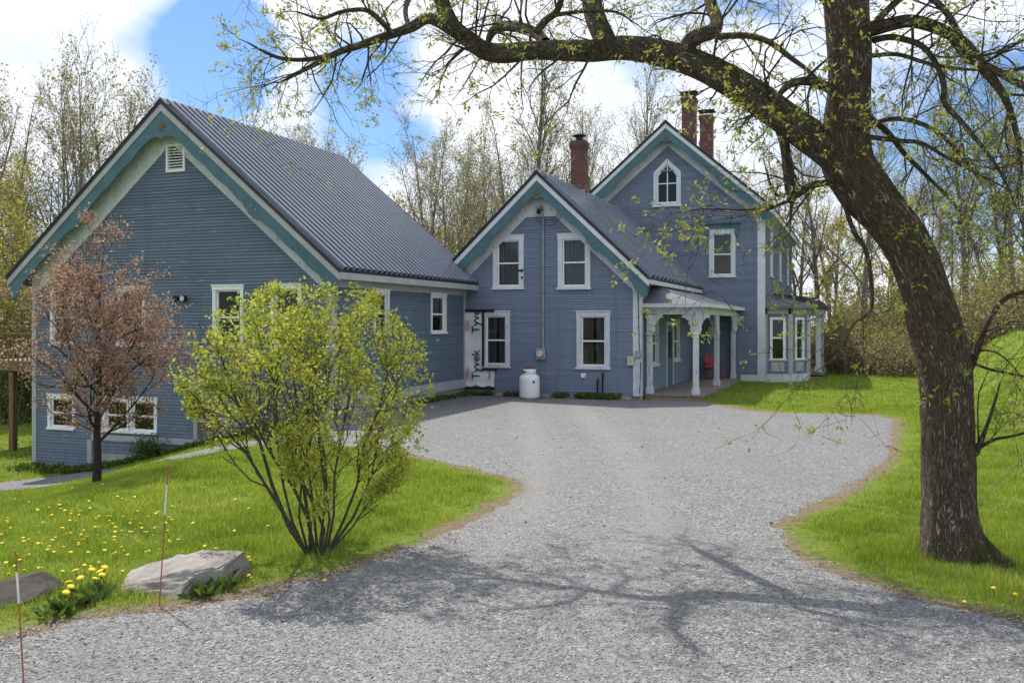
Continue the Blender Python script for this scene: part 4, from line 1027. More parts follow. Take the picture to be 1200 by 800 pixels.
# ---- the big old tree beside the driveway
bx, by = gpt(1118, 655)
bbase = np.array([bx, by, float(gz(bx, by))])
big = empty('tree', bbase, 0, 'big old leaning tree with furrowed mossy bark right of the driveway', 'tree')
rs = np.random.RandomState(5)
tm = TM(); LC, LD = [], []
def PP(px, py, Y): q = at(px, py, Y); return (q.x, q.y, q.z)
def traced(lst, sides=8, sub=6, rough=0.0, seed=0.0):
    P = [PP(a, b, c) for a, b, c, r in lst]; R = [r*c/F for a, b, c, r in lst]
    p, r = smooth_path(P, R, sub); tm.tube(p, r, sides, rough, seed); return p, r
T0 = by
trunk = [(1125, 668, T0, 47), (1120, 652, T0, 39), (1114, 625, T0, 33), (1112, 590, T0, 30.5), (1111, 540, T0, 30), (1110, 470, T0, 29.5), (1107, 425, T0, 30), (1097, 385, T0, 29.5), (1085, 345, T0, 26.5),
         (1066, 295, T0+.02, 25.5), (1042, 258, T0+.05, 26), (1014, 224, T0+.1, 29), (994, 190, T0+.1, 29), (992, 150, T0+.05, 26), (996, 100, T0, 24), (995, 50, T0-.05, 25), (991, 0, T0-.1, 26), (992, -60, T0-.1, 24), (985, -150, T0-.2, 20), (968, -260, T0-.3, 15), (990, -380, T0-.4, 9), (980, -480, T0-.4, 4)]
traced(trunk, 72, 14, .055, 1.0)
Vt = tm.V[0]; rel = Vt-bbase; th_ = np.arctan2(rel[:, 1], rel[:, 0]); zf = np.clip(1-(rel[:, 2]+.05)/.62, 0, 1)**2
lob = .10+.22*np.clip(np.cos(th_*1.0+.25), 0, 1)**2+.12*(.5+.5*np.cos(5*th_+1.1))**2
Vt[:, :2] = bbase[:2]+rel[:, :2]*(1+(zf*lob))[:, None]
limbs = []
def add(lst, sides=10, rough=.04, seed=0.0, dens=1.0, keep=True):
    p, r = traced(lst, sides, 6, rough, seed); limbs.append((p, r, dens)); return p, r
Y0 = T0
add([(1000, 195, Y0+.05, 21), (952, 161, Y0+.15, 20.5), (908, 130, Y0+.35, 18.5), (865, 101, Y0+.55, 18), (820, 77, Y0+.75, 16), (775, 62, Y0+.95, 15), (730, 56, Y0+1.1, 13.5), (694, 60, Y0+1.25, 12.5), (655, 59, Y0+1.4, 11.5), (620, 60, Y0+1.5, 11), (590, 63, Y0+1.6, 11.5), (568, 60, Y0+1.65, 11), (550, 47, Y0+1.7, 10), (532, 33, Y0+1.7, 10), (522, 14, Y0+1.75, 9), (514, -8, Y0+1.8, 8.5), (500, -45, Y0+1.8, 7), (470, -95, Y0+1.7, 5), (452, -150, Y0+1.6, 2.5)], 32, .06, 2.0, 1.2)
add([(540, 42, Y0+1.7, 7.5), (515, 26, Y0+1.75, 7), (500, 22, Y0+1.8, 6.5), (484, 31, Y0+1.85, 6.2), (466, 38, Y0+1.95, 5.4), (442, 46, Y0+2.05, 4.8), (420, 54, Y0+2.15, 4.2), (398, 61, Y0+2.25, 3.8), (370, 75, Y0+2.4, 3.0), (334, 94, Y0+2.5, 1.6)], 14, .05, 3.0, 1.5)
add([(392, 64, Y0+2.25, 3.0), (360, 70, Y0+2.2, 2.7), (332, 69, Y0+2.2, 2.3), (312, 62, Y0+2.2, 1.8), (290, 50, Y0+2.2, .9)], 8, .03, 4.0, 2.0)
add([(460, 40, Y0+1.95, 3.6), (445, 24, Y0+1.8, 3.2), (428, 12, Y0+1.7, 2.8), (400, 14, Y0+1.5, 2.4), (376, 22, Y0+1.4, 1.9), (348, 14, Y0+1.3, 1.0)], 8, .03, 5.0, 1.5)
add([(480, 34, Y0+1.85, 3.2), (475, 14, Y0+2.2, 3), (478, -15, Y0+2.8, 2.4), (462, -40, Y0+3.6, 1.4)], 8, .03, 5.5, 1.3)
add([(712, 56, Y0+1.15, 12), (709, 47, Y0+1.1, 12.5), (700, 28, Y0+1.3, 12), (694, 8, Y0+1.5, 11.5), (690, -20, Y0+1.8, 10.5), (670, -80, Y0+2.4, 8), (640, -140, Y0+3.2, 5), (612, -180, Y0+4.2, 2)], 20, .05, 6.0, 1.0)
add([(640, 50, Y0+1.42, 6), (626, 38, Y0+1.9, 6.6), (600, 31, Y0+2.6, 6.4), (582, 33, Y0+3.2, 6), (573, 46, Y0+3.6, 4), (573, 58, Y0+3.8, 2)], 12, .05, 7.0, 1.2)
add([(628, 38, Y0+1.4, 4.6), (640, 24, Y0+1.3, 4.4), (652, 14, Y0+1.2, 4.0), (660, -8, Y0+1.1, 3.4), (668, -50, Y0+1.0, 2)], 8, .03, 8.0, 1.4)
add([(650, 18, Y0+1.2, 2.8), (680, 14, Y0+1.1, 2.2), (720, 14, Y0+.9, 1.6), (748, 30, Y0+.8, .8)], 6, .03, 8.5, 1.4)
add([(806, 66, Y0+.8, 9), (808, 50, Y0+.75, 9.5), (820, 42, Y0+.7, 9), (836, 36, Y0+.9, 8.4), (840, 24, Y0+1.2, 7.5), (834, 8, Y0+1.6, 7), (832, -15, Y0+2.2, 6.4), (845, -45, Y0+3.2, 4.5), (838, -70, Y0+4.4, 2)], 14, .05, 9.0, 1.1)
add([(842, 43, Y0+.65, 4), (862, 42, Y0+.5, 3.8), (882, 43, Y0+.4, 3.6), (904, 51, Y0+.25, 3.4), (928, 69, Y0+.1, 3.0), (952, 87, Y0-.05, 2.2), (985, 122, Y0-.3, 1.0)], 8, .03, 10.0, 1.3)
add([(980, 108, Y0-.02, 6.4), (962, 99, Y0-.15, 5.6), (944, 95, Y0-.25, 5.2), (926, 99, Y0-.35, 4.6), (914, 110, Y0-.4, 3.4), (905, 128, Y0-.45, 1.8)], 10, .04, 11.0, 1.3)
add([(1002, 34, Y0-.05, 10), (1022, 34, Y0-.1, 9), (1040, 30, Y0-.2, 8), (1065, 25, Y0-.35, 7.6), (1090, 30, Y0-.5, 7.4), (1115, 41, Y0-.65, 7.2), (1133, 56, Y0-.75, 7.6), (1147, 73, Y0-.85, 7), (1165, 96, Y0-.95, 5.2), (1180, 120, Y0-1.05, 4.2), (1192, 160, Y0-1.1, 3.2), (1197, 195, Y0-1.1, 1.6)], 14, .05, 12.0, 1.3)
add([(1148, 74, Y0-.85, 5), (1172, 86, Y0-1.0, 4.6), (1200, 101, Y0-1.15, 4.2), (1240, 110, Y0-1.3, 3.2), (1290, 150, Y0-1.4, 1.5)], 8, .04, 13.0, 1.3)
add([(1022, 32, Y0-.1, 4.6), (1040, 12, Y0-.2, 4.2), (1060, -4, Y0-.3, 4), (1082, -6, Y0-.4, 3.8), (1103, 8, Y0-.5, 3.8), (1116, 26, Y0-.6, 3.8), (1128, 50, Y0-.7, 3.2)], 8, .03, 14.0, 1.0)
add([(1024, 47, Y0-.1, 4.2), (1040, 44, Y0-.25, 3.8), (1054, 45, Y0-.4, 3.7), (1080, 54, Y0-.6, 3.6), (1097, 75, Y0-.75, 3.5), (1106, 100, Y0-.85, 3.4), (1107, 121, Y0-.95, 3.4), (1126, 142, Y0-1.05, 3.0), (1142, 161, Y0-1.1, 2.8), (1170, 198, Y0-1.2, 1.8), (1190, 240, Y0-1.2, .8)], 8, .03, 15.0, 1.4)
add([(1018, 66, Y0+.1, 2.8), (1052, 64, Y0+.2, 2.5), (1090, 75, Y0+.3, 2.2), (1140, 82, Y0+.4, 1.6), (1180, 80, Y0+.5, .8)], 6, .03, 16.0, 1.4)
add([(1012, 152, Y0, 3.4), (1040, 140, Y0+.1, 3), (1070, 142, Y0+.2, 2.8), (1100, 156, Y0+.3, 2.5), (1128, 184, Y0+.4, 2), (1150, 215, Y0+.4, 1)], 6, .03, 17.0, 1.4)
add([(1014, 160, Y0-.1, 3.2), (1052, 165, Y0-.3, 2.9), (1080, 168, Y0-.45, 2.6), (1112, 186, Y0-.6, 2.2), (1150, 206, Y0-.7, 1.4), (1190, 226, Y0-.8, .7)], 6, .03, 18.0, 1.4)
add([(1015, 135, Y0+.15, 4), (1040, 155, Y0+.4, 3.6), (1060, 180, Y0+.6, 3.2), (1085, 205, Y0+.8, 2.4), (1120, 240, Y0+1, 1.2)], 6, .03, 18.5, 1.2)
add([(1136, 432, Y0, 5), (1142, 418, Y0-.05, 4.4), (1150, 396, Y0-.1, 3.6), (1160, 374, Y0-.15, 3.2), (1178, 350, Y0-.2, 2.8), (1204, 341, Y0-.25, 2.4), (1250, 330, Y0-.3, 1.4)], 8, .04, 19.0, 1.2)
add([(1140, 425, Y0-.05, 2), (1158, 432, Y0-.1, 1.8), (1185, 438, Y0-.2, 1.5), (1230, 446, Y0-.3, .8)], 6, .03, 20.0, .8)
add([(1130, 530, Y0-.05, 7), (1141, 529, Y0-.1, 6.5), (1147, 522, Y0-.12, 3.6), (1156, 500, Y0-.15, 2.2), (1166, 470, Y0-.2, 1.7), (1172, 448, Y0-.2, .7)], 8, .06, 21.0, .5)
add([(1145, 526, Y0-.12, 2.6), (1165, 515, Y0-.2, 2.1), (1190, 510, Y0-.3, 1.7), (1225, 500, Y0-.35, .8)], 6, .03, 22.0, .5)
add([(912, 150, Y0+.3, 5), (919, 168, Y0+.2, 6), (923, 195, Y0+.1, 6), (926, 222, Y0+.05, 6.2), (926, 232, Y0+.05, 3)], 10, .07, 23.0, .3)
add([(992, 222, Y0+.0, 4), (968, 215, Y0-.1, 4.2), (950, 218, Y0-.1, 4.0), (936, 227, Y0-.05, 4.2), (920, 237, Y0-.1, 2.2), (900, 244, Y0-.2, 1.4), (870, 246, Y0-.3, 1.1), (825, 245, Y0-.4, .8), (792, 250, Y0-.5, .5)], 8, .05, 24.0, 1.1)
add([(990, 240, Y0+.1, 3), (1000, 270, Y0+.1, 2.8), (1015, 295, Y0+.05, 2.7), (1021, 332, Y0, 2.6), (1020, 365, Y0-.05, 2.3), (1000, 380, Y0-.1, 1.6), (982, 415, Y0-.2, 1.0), (955, 436, Y0-.3, .6)], 6, .03, 25.0, .6)
add([(915, 232, Y0-.1, 2), (905, 222, Y0-.1, 1.8), (897, 196, Y0-.1, 1.0)], 6, .03, 26.0, .3)
# upper crown beyond the frame: limbs that throw shade on the drive and close the crown
for k, (i0, dd, ln) in enumerate([(220, (-.7, .5, .6), 2.8), (235, (.8, .3, .5), 2.6), (250, (-.3, -.8, .5), 2.2), (262, (.2, .9, .6), 2.4), (272, (-.8, -.2, .6), 2.0), (282, (.7, -.5, .6), 1.8)]):
    P_, R_ = smooth_path([PP(a, b, c) for a, b, c, r in trunk], [r*c/F for a, b, c, r in trunk], 14)
    i0 = min(i0, len(P_)-8); p, r = limb(rs, P_[i0], dd, ln, R_[i0]*.55, 9, .16, .02); p, r = smooth_path(p, r, 3); tm.tube(p, r, 8, .03, k+30); limbs.append((p, r, .9))
# limbs -> branchlets -> twigs with leaf clusters
def cluster(p, d, n, spread=.035):
    for _ in range(n):
        LC.append(p+rs.normal(size=3)*spread); LD.append(unit(d*.6+rs.normal(size=3)*.8+np.array([0, 0, -.15])))
tw = TM()
def twig(p, d, Ln, r, lev):
    pts, rad = limb(rs, p, d, Ln, r, 5, .22, -.05 if lev else .0, .3)
    (tw if r < .012 else tm).tube(pts, rad, 4 if r < .012 else 6, 0, rs.uniform(0, 9))
    if lev == 0:
        for t in (2, 3, 4, 5):
            if rs.rand() < .19: cluster(pts[t], unit(pts[t]-pts[t-1]), rs.randint(4, 9), .022)
        return
    for _ in range(rs.randint(2, 5) if lev == 1 else rs.randint(3, 6)):
        i = rs.randint(1, 6); twig(pts[i], side_dir(rs, pts[i]-pts[i-1], rs.uniform(.4, 1.1)), Ln*rs.uniform(.4, .75), max(rad[i]*.6, .0028), lev-1)
for p, r, dens in limbs:
    Ln = np.linalg.norm(np.diff(p, axis=0), axis=1); tot = Ln.sum(); cum = np.concatenate([[0], np.cumsum(Ln)])
    nb = int(tot*4.6*dens+1)
    for _ in range(nb):
        s = tot*rs.uniform(.12, 1.0); i = min(int(np.searchsorted(cum, s)), len(p)-1); i = max(i, 1)
        d = side_dir(rs, p[i]-p[i-1], rs.uniform(.6, 1.35)); d = unit(d+np.array([0, -.1, rs.choice([-.35, .1, .35])]))
        rr = min(max(r[i]*.35, .0035), .016); twig(p[i], d, rs.uniform(.45, 1.25), rr, 2)
    twig(p[-1], p[-1]-p[-2], rs.uniform(.25, .5), max(r[-1]*.8, .004), 2)
for (a_, b_, c_) in ((1120, 388, 40), (1108, 410, 60), (1128, 400, 50), (1116, 430, 40), (1080, 300, 0), (1098, 342, 0)):   # dead suckers on the trunk
    q = np.array(PP(a_, b_, T0-.30)); twig(q, (rs.normal()*.5, -.5, -.5 if c_ else rs.normal()*.4), .32, .005, 1)
for (a_, b_) in ((765, 60), (800, 78), (880, 108), (905, 120), (945, 165), (1050, 268), (1082, 330)):     # leafy tufts on the mossy limb
    q = np.array(PP(a_, b_, T0+.35-.25 if a_ < 980 else T0-.32)); cluster(q, np.array([0, -.5, .4]), 9, .06)
tm.build('trunk', M['bark_big'], big, bbase); tw.build('twigs', M['bark_twig'], big, bbase)
leaf_mesh('leaves', LC, LD, .056, M['leaf_big'], big, rs, bbase, .40)
print('big tree leaves', len(LC), 'tw', tw.n)

# ---- many-stemmed shrub on the left lawn
def shrub(px, py, name, label, seed, Hh, Rr, nst, lf, lmat, bmat, leafn, cat='shrub', upr=1.0, lean=(0, 0)):
    x, y = gpt(px, py); b = np.array([x, y, float(gz(x, y))-.02]); r_ = np.random.RandomState(seed)
    root = empty(name, b, 0, label, cat); t = TM(); C, D = [], []
    cen = np.array([lean[0], lean[1], Hh*.60])
    def inside(q): e = (q-cen)/np.array([Rr, Rr, Hh*.43]); return e.dot(e)
    def grow(p, d, Ln, rad, lev):
        pts, rr = limb(r_, p, d, Ln, rad, 5, .15 if lev == 3 else .18, .05, .45)
        for i in range(1, 6):
            zz = pts[i][2]; rl = Rr*(math.sqrt(max(0, 1-((zz-cen[2])/(Hh*.43))**2)) if zz > cen[2] else .22+.78*max(zz, 0)/cen[2])
            if np.hypot(pts[i][0]-lean[0], pts[i][1]-lean[1]) > rl*1.06+.05: pts[i] = pts[i-1]+(pts[i]-pts[i-1])*.15
        t.tube(pts, rr, 6 if lev > 1 else 3, 0, r_.uniform(0, 9))
        if lev <= 1:
            for i in range(1, 6):
                e = inside(pts[i])
                for _ in range(leafn):
                    if r_.rand() < (.22 if e < .35 else .82 if e < 1.2 else .5):
                        C.append(pts[i]+r_.normal(size=3)*.03); D.append(unit((pts[i]-pts[i-1])*2+r_.normal(size=3)*.7+np.array([0, 0, .3])))
        if lev == 0: return
        n = {3: 8, 2: 5, 1: 5}[lev]
        for k in range(n):
            i = r_.randint(2 if lev == 3 else 1, 6); q = pts[i]
            if inside(q) > 1.25 and lev < 3: continue
            grow(q, side_dir(r_, pts[i]-pts[i-1], r_.uniform(.3, .75)), Ln*r_.uniform(.32, .55), max(rr[i]*.62, .002), lev-1)
    for k in range(nst):
        a = 2*math.pi*k/nst+r_.uniform(-.25, .25); el = r_.uniform(.25, .95)
        d = np.array([math.cos(a)*el*.78+lean[0]*.3, math.sin(a)*el*.78+lean[1]*.3, upr*1.0])
        grow(np.array([math.cos(a)*.10, math.sin(a)*.10, 0]), d, Hh*r_.uniform(.62, .80)*(1.0+.12*el), r_.uniform(.011, .024), 3)
    t.build('stems', M[bmat], root); leaf_mesh('leaves', C, D, lf, M[lmat], root, r_, (0, 0, 0), .55)
    print(name, len(C)); return root
shrub(372, 648, 'shrub', 'round many stemmed shrub with fresh yellow green leaves on the left lawn', 3, 2.75, 1.17, 16, .045, 'leaf_shrub', 'bark_shrub', 2, lean=(-.10, 0))
# ---- small bronze leaved tree on the left lawn
def plum(px, py, seed):
    x, y = gpt(px, py); b = np.array([x, y, float(gz(x, y))-.03]); r_ = np.random.RandomState(seed)
    k_ = y/F
    Hh = 272*k_; root = empty('tree', b, 0, 'small bronze pink leaved tree on the left lawn in front of the barn', 'tree'); t = TM(); C, D = [], []
    tp, tr_ = smooth_path([(0, 0, 0), (.02, 0, .5), (.0, .02, 1.0), (.05, 0, 1.7), (.02, .03, 2.6), (.06, 0, Hh*.8), (.1, 0, Hh*.97)], [.082, .068, .058, .045, .03, .016, .006], 6); t.tube(tp, tr_, 12, .04)
    def grow(p, d, Ln, rad, lev):
        pts, rr = limb(r_, p, d, Ln, rad, 5, .13, .05, .35); t.tube(pts, rr, 5 if lev > 1 else 3, 0, r_.uniform(0, 9))
        if lev <= 1:
            for i in range(1, 6):
                for _ in range(2 if lev == 0 else 1): C.append(pts[i]+r_.normal(size=3)*.045); D.append(unit((pts[i]-pts[i-1])+r_.normal(size=3)*.8*np.linalg.norm(pts[i]-pts[i-1])+.0))
        if lev == 0: return
        for k in range({3: 7, 2: 5, 1: 3}[lev]):
            i = r_.randint(1, 6); grow(pts[i], side_dir(r_, pts[i]-pts[i-1], r_.uniform(.4, .9)), Ln*r_.uniform(.35, .6), max(rr[i]*.6, .003), lev-1)
    for k in range(22):
        h = .75+(Hh-1.3)*(k/22)**1.05; a = k*2.4+r_.uniform(-.3, .3); i = int(np.argmin(abs(tp[:, 2]-h)))
        Ln = 1.55*(1-.62*max(0, (h-1.6)/(Hh-1.6)))*r_.uniform(.8, 1.15)*(1.0 if h > 1.3 else .9)
        grow(tp[i], (math.cos(a), math.sin(a), r_.uniform(.45, .95)), Ln, max(tr_[i]*.45, .008), 3 if h < Hh*.75 else 2)
    t.build('trunk', M['bark_plum'], root); leaf_mesh('leaves', C, D, .055, M['leaf_plum'], root, r_, (0, 0, 0), .5); print('plum', len(C), y)
plum(113, 567, 4)

# ---- woods behind: a few kinds of tree, each standing tree an object of its own
def far_tree(name, seed, Hh, nstem, spread, lmat, leafn, lsize, crown0=.22, ang=(.35, .75), nbr=18):
    r_ = np.random.RandomState(seed); root = bpy.data.objects.new(name, None); COL.objects.link(root); t = TM(); C, D = [], []
    def grow(p, d, Ln, rad, lev):
        pts, rr = limb(r_, p, d, Ln, rad, 5, .11, .05, .35); t.tube(pts, rr, 4 if lev > 1 else 3, 0, r_.uniform(0, 9))
        if lev <= 1:
            for i in range(2, 6):
                for _ in range(leafn):
                    if r_.rand() < .6: C.append(pts[i]+r_.normal(size=3)*.16); D.append(r_.normal(size=3))
        if lev == 0: return
        for k in range({2: 7, 1: 4}[lev]):
            i = r_.randint(1, 6); grow(pts[i], side_dir(r_, pts[i]-pts[i-1], r_.uniform(.35, .8)), Ln*r_.uniform(.38, .65), max(rr[i]*.6, .010), lev-1)
    for s_ in range(nstem):
        a = 2*math.pi*s_/max(nstem, 1)+r_.uniform(-.4, .4); d = (math.cos(a)*spread, math.sin(a)*spread, 1)
        hh = Hh*r_.uniform(.8, 1.0); rad = .0125*Hh*r_.uniform(.75, 1.1)/(1+.18*(nstem-1))
        pts, rr = limb(r_, (math.cos(a)*.2*(nstem > 1), math.sin(a)*.2*(nstem > 1), -.2), d, hh, rad, 12, .045, .02, .08); pts, rr = smooth_path(pts, rr, 2)
        t.tube(pts, rr, 7, .03, r_.uniform(0, 9)); m_ = len(pts)
        for k in range(nbr):
            f_ = crown0+(1-crown0)*(k+r_.rand())/nbr; i = min(int(f_*(m_-1)), m_-1)
            Ln = hh*.27*(1-.55*f_)*r_.uniform(.7, 1.25); grow(pts[i], side_dir(r_, (0, 0, 1), r_.uniform(*ang)), Ln, max(rr[i]*.5, .014), 2)
    t.build('trunk', M['bark_far'], root); leaf_mesh('crown', C, D, lsize, M[lmat], root, r_, (0, 0, 0), .7); return root
KIND = {
 'poplar': (far_tree('tree', 21, 17, 3, .13, 'leaf_olive', 1, .13), 'tall budding grey stemmed tree'),
 'bare': (far_tree('tree', 22, 18, 2, .10, 'leaf_amber', 1, .09, .25, (.3, .6), 15), 'tall nearly bare slender tree'),
 'gold': (far_tree('tree', 23, 12, 3, .24, 'leaf_gold', 2, .15, .15, (.5, 1.0), 13), 'rounded golden green tree'),
 'fork': (far_tree('tree', 24, 16, 4, .20, 'leaf_olive', 1, .10, .3, (.3, .65), 12), 'wide forked budding tree'),
 'amber': (far_tree('tree', 25, 13, 2, .16, 'leaf_amber', 2, .12, .2, (.4, .9), 14), 'bushy amber budded tree'),
 'pole': (far_tree('tree', 26, 19, 1, .02, 'leaf_olive', 1, .11, .35, (.35, .7), 20), 'straight single trunked budding tree'),
 'low': (far_tree('tree', 27, 8, 4, .34, 'leaf_brush', 3, .13, .08, (.5, 1.1), 13), 'low leafy olive tree'),
}
def bush_proto(seed, lmat, Hh, dens):
    r_ = np.random.RandomState(seed); root = bpy.data.objects.new('bush', None); COL.objects.link(root); t = TM(); C, D = [], []
    for k in range(34):
        a = r_.uniform(0, 6.28); e = r_.uniform(.05, .9); p, rr = limb(r_, (r_.normal()*.5, r_.normal()*.5, -.1), (math.cos(a)*e, math.sin(a)*e, 1), Hh*r_.uniform(.5, 1.0), r_.uniform(.012, .03), 7, .12, .02, .25); t.tube(p, rr, 4)
        for j in range(9):
            i = r_.randint(1, 8); q, qr = limb(r_, p[i], side_dir(r_, p[i]-p[i-1], r_.uniform(.4, 1.1)), Hh*r_.uniform(.14, .34), .008, 4, .2, .02, .3); t.tube(q, qr, 3)
            for i2 in range(1, 5):
                for _ in range(dens): C.append(q[i2]+r_.normal(size=3)*.10); D.append(r_.normal(size=3))
    t.build('stems', M['bark_far'], root); leaf_mesh('leaves', C, D, .11, M[lmat], root, r_, (0, 0, 0), .65); return root
KIND['brush'] = (bush_proto(31, 'leaf_brush', 4.0, 2), 'twiggy olive bush')
KIND['bramble'] = (bush_proto(32, 'leaf_amber', 2.4, 1), 'low tangle of brown twigs')
KIND['green'] = (bush_proto(33, 'leaf_green', 3.6, 4), 'dense fresh green bush')
KIND['spring'] = (bush_proto(34, 'leaf_gold', 4.2, 3), 'yellow green spring bush')
used = set(); placed = []
def plant(kind, px, Y, sc):
    x = (px-600)/F*Y; proto = KIND[kind][0]; o = proto if kind not in used else copy_tree(proto); used.add(kind)
    o.location = (x, Y, float(gz(x, Y))); o.scale = (sc*rnd.uniform(.92, 1.08), sc*rnd.uniform(.92, 1.08), sc); o.rotation_euler = (0, 0, rnd.uniform(0, 6.28))
    placed.append((o, kind, px, Y)); return o
# (kind, photo column, distance, size) - each as the photograph shows it
for a_ in [('fork', 30, 46, .92), ('poplar', 78, 50, 1.08), ('poplar', 130, 52, 1.10), ('bare', 108, 44, .95), ('fork', 160, 47, .9), ('gold', 48, 40, .72), ('amber', 175, 44, .80), ('bare', 12, 52, 1.0), ('poplar', -40, 48, 1.0), ('pole', 205, 58, .95), ('gold', -20, 43, .9), ('low', 20, 38, .8),
           ('bare', 240, 55, .92), ('fork', 285, 50, .86), ('fork', 345, 48, .95), ('bare', 305, 58, 1.0), ('pole', 262, 62, .85), ('poplar', 385, 56, .9), ('bare', 325, 62, .95),
           ('amber', 430, 47, .78), ('gold', 470, 50, .82), ('gold', 448, 58, .95), ('poplar', 515, 48, .82), ('bare', 500, 56, .95), ('fork', 540, 54, .92), ('poplar', 560, 60, 1.0), ('pole', 530, 64, .9), ('amber', 410, 55, .8),
           ('pole', 632, 52, 1.12), ('fork', 650, 56, 1.05), ('bare', 600, 60, 1.05), ('bare', 672, 66, 1.0), ('pole', 700, 60, 1.0), ('fork', 725, 68, 1.05), ('pole', 752, 64, 1.12), ('bare', 775, 70, 1.1), ('poplar', 585, 66, 1.0),
           ('bare', 800, 72, 1.05), ('fork', 840, 70, .85), ('pole', 868, 74, .9), ('amber', 905, 70, .85), ('poplar', 885, 76, .9), ('bare', 935, 66, .92),
           ('pole', 962, 52, .75), ('gold', 985, 60, .8), ('bare', 975, 70, .95), ('pole', 1008, 48, .78), ('gold', 1030, 52, .72), ('bare', 1050, 58, .92), ('poplar', 1075, 66, .85), ('pole', 1135, 50, .85), ('fork', 1120, 62, .8), ('poplar', 1170, 58, .8), ('pole', 1190, 48, .8), ('bare', 1205, 56, .9), ('fork', 1250, 55, .9), ('gold', 1275, 48, .8), ('poplar', 1300, 54, .9)]:
    plant(*a_)
for a_ in [('brush', 955, 53, 1.0), ('brush', 985, 49, 1.0), ('spring', 1002, 54, 1.1), ('bramble', 965, 47, 1.0), ('bramble', 992, 44.5, 1.0), ('brush', 1016, 47, .95), ('spring', 1035, 49, .95), ('bramble', 1022, 43, 1.0), ('brush', 1048, 45, .9), ('bramble', 1050, 41.5, .9), ('brush', 1068, 50, 1.1), ('spring', 1075, 55, 1.2), ('brush', 1090, 46, 1.0), ('bramble', 1078, 43, 1.0), ('brush', 1110, 52, 1.1), ('bramble', 1105, 44, 1.0), ('spring', 1125, 48, 1.0), ('brush', 1140, 46, 1.0), ('brush', 1160, 50, 1.1), ('bramble', 1150, 43, 1.1), ('spring', 1180, 52, 1.1), ('brush', 1195, 45, 1.0), ('brush', 1215, 49, 1.1), ('bramble', 1185, 42, 1.1), ('brush', 1245, 46, 1.1), ('spring', 1270, 48, 1.1), ('brush', 985, 60, 1.1), ('brush', 1055, 64, 1.1), ('brush', 1100, 62, 1.1), ('brush', 1190, 62, 1.2),
           ('green', 10, 38, 1.0), ('green', -30, 42, 1.2), ('green', 28, 44, 1.1), ('green', -70, 40, 1.2), ('brush', 40, 58, 1.3), ('brush', 120, 60, 1.3), ('brush', 440, 60, 1.7), ('brush', 480, 62, 1.7), ('brush', 520, 60, 1.7), ('brush', 560, 64, 1.6), ('brush', 410, 62, 1.6)]:
    plant(*a_)
BANDS = [(-400, 0, 'at the left edge'), (0, 198, 'left of the barn peak'), (198, 400, 'behind the barn ridge'), (400, 575, 'between barn roof and house'), (575, 745, 'behind the red chimney'), (745, 945, 'behind the main block'), (945, 1062, 'between house and big tree'), (1062, 1400, 'right of the big tree')]
ORD = ['first', 'second', 'third', 'fourth', 'fifth', 'sixth', 'seventh', 'eighth', 'ninth', 'tenth', 'eleventh', 'twelfth', 'thirteenth', 'fourteenth', 'fifteenth']
for b0, b1, ph in BANDS:
    for kind in KIND:
        row = sorted([q for q in placed if q[1] == kind and b0 <= q[2] < b1], key=lambda q: q[2])
        for i, (o, k, px, Y) in enumerate(row):
            isb = kind in ('brush', 'bramble', 'green', 'spring')
            lab = KIND[kind][1]+' '+ph if len(row) == 1 else KIND[kind][1]+' '+ph+', '+ORD[i]+' from left'
            tag(o, lab, 'bush' if isb else 'tree', 'bushes in the thicket' if isb else 'trees in the wood behind the house')
            o.name = 'bush' if isb else 'tree'

# ------------------------------------------------------------------ boulder, and dark mound in place of a shaded hollow
def boulder(name, label, px0, px1, py_top, py_bot, seed, mat, dep, planes):
    xc, yc = gpt((px0+px1)/2, py_bot); k_ = yc/F; wd = (px1-px0)*k_/2*.86; hh = (py_bot-py_top)*k_*.74
    bm = bmesh.new(); bmesh.ops.create_icosphere(bm, subdivisions=6, radius=1.6)
    PL = [(Vector(n).normalized(), d) for n, d in planes]
    for v in bm.verts:
        p = v.co.copy()
        q = p*1.0+Vector((seed, seed*2, 0)); p *= 1+mnoise.noise(q*.9)*.12
        for n, d in PL:
            e = p.dot(n)-d-mnoise.noise(q*2.2)*.05-mnoise.noise(q*5)*.022
            if e > 0: p -= n*e*.97
        p *= 1+mnoise.noise(q*7)*.010+mnoise.noise(q*17)*.006+min(0, mnoise.noise(q*3.3)+.15)*.05
        v.co = Vector((p.x*wd, p.y*dep, p.z*hh))
    me = bpy.data.meshes.new(name); bm.to_mesh(me); bm.free(); me.materials.append(mat)
    me.polygons.foreach_set('use_smooth', [True]*len(me.polygons))
    o = bpy.data.objects.new(name, me); COL.objects.link(o); o.location = (xc, yc+dep*.75, float(gz(xc, yc))); tag(o, label, 'rock'); return o
boulder('boulder', 'pale flat topped boulder at the gravel edge on the left lawn', 122, 266, 650, 698, 3.3, M['rock'], .42,
        [((.08, -.10, 1), .93), ((1, -.25, .05), .98), ((-.46, -.12, .88), .66), ((-.30, -1, .42), .80), ((-.95, -.2, .1), 1.04), ((.80, -.62, -.05), .86), ((0, 1, .3), .9), ((0, 0, -1), .3), ((.5, -.3, .75), 1.12)])
M['hollow_shade'] = simple('dark shade of hollow', (.02, .018, .015), (.06, .05, .042), 5, .9, 0, .6, bdist=.03)  # near-black tone holds the shade of a hollow in the lawn
boulder('rock', 'dark mound standing in for a shaded hollow in the grass at the left edge', -40, 36, 684, 704, 8.1, M['hollow_shade'], .30,
        [((0, 0, -1), .4), ((.3, -.5, .8), 1.05), ((-.5, .2, .9), .95)])
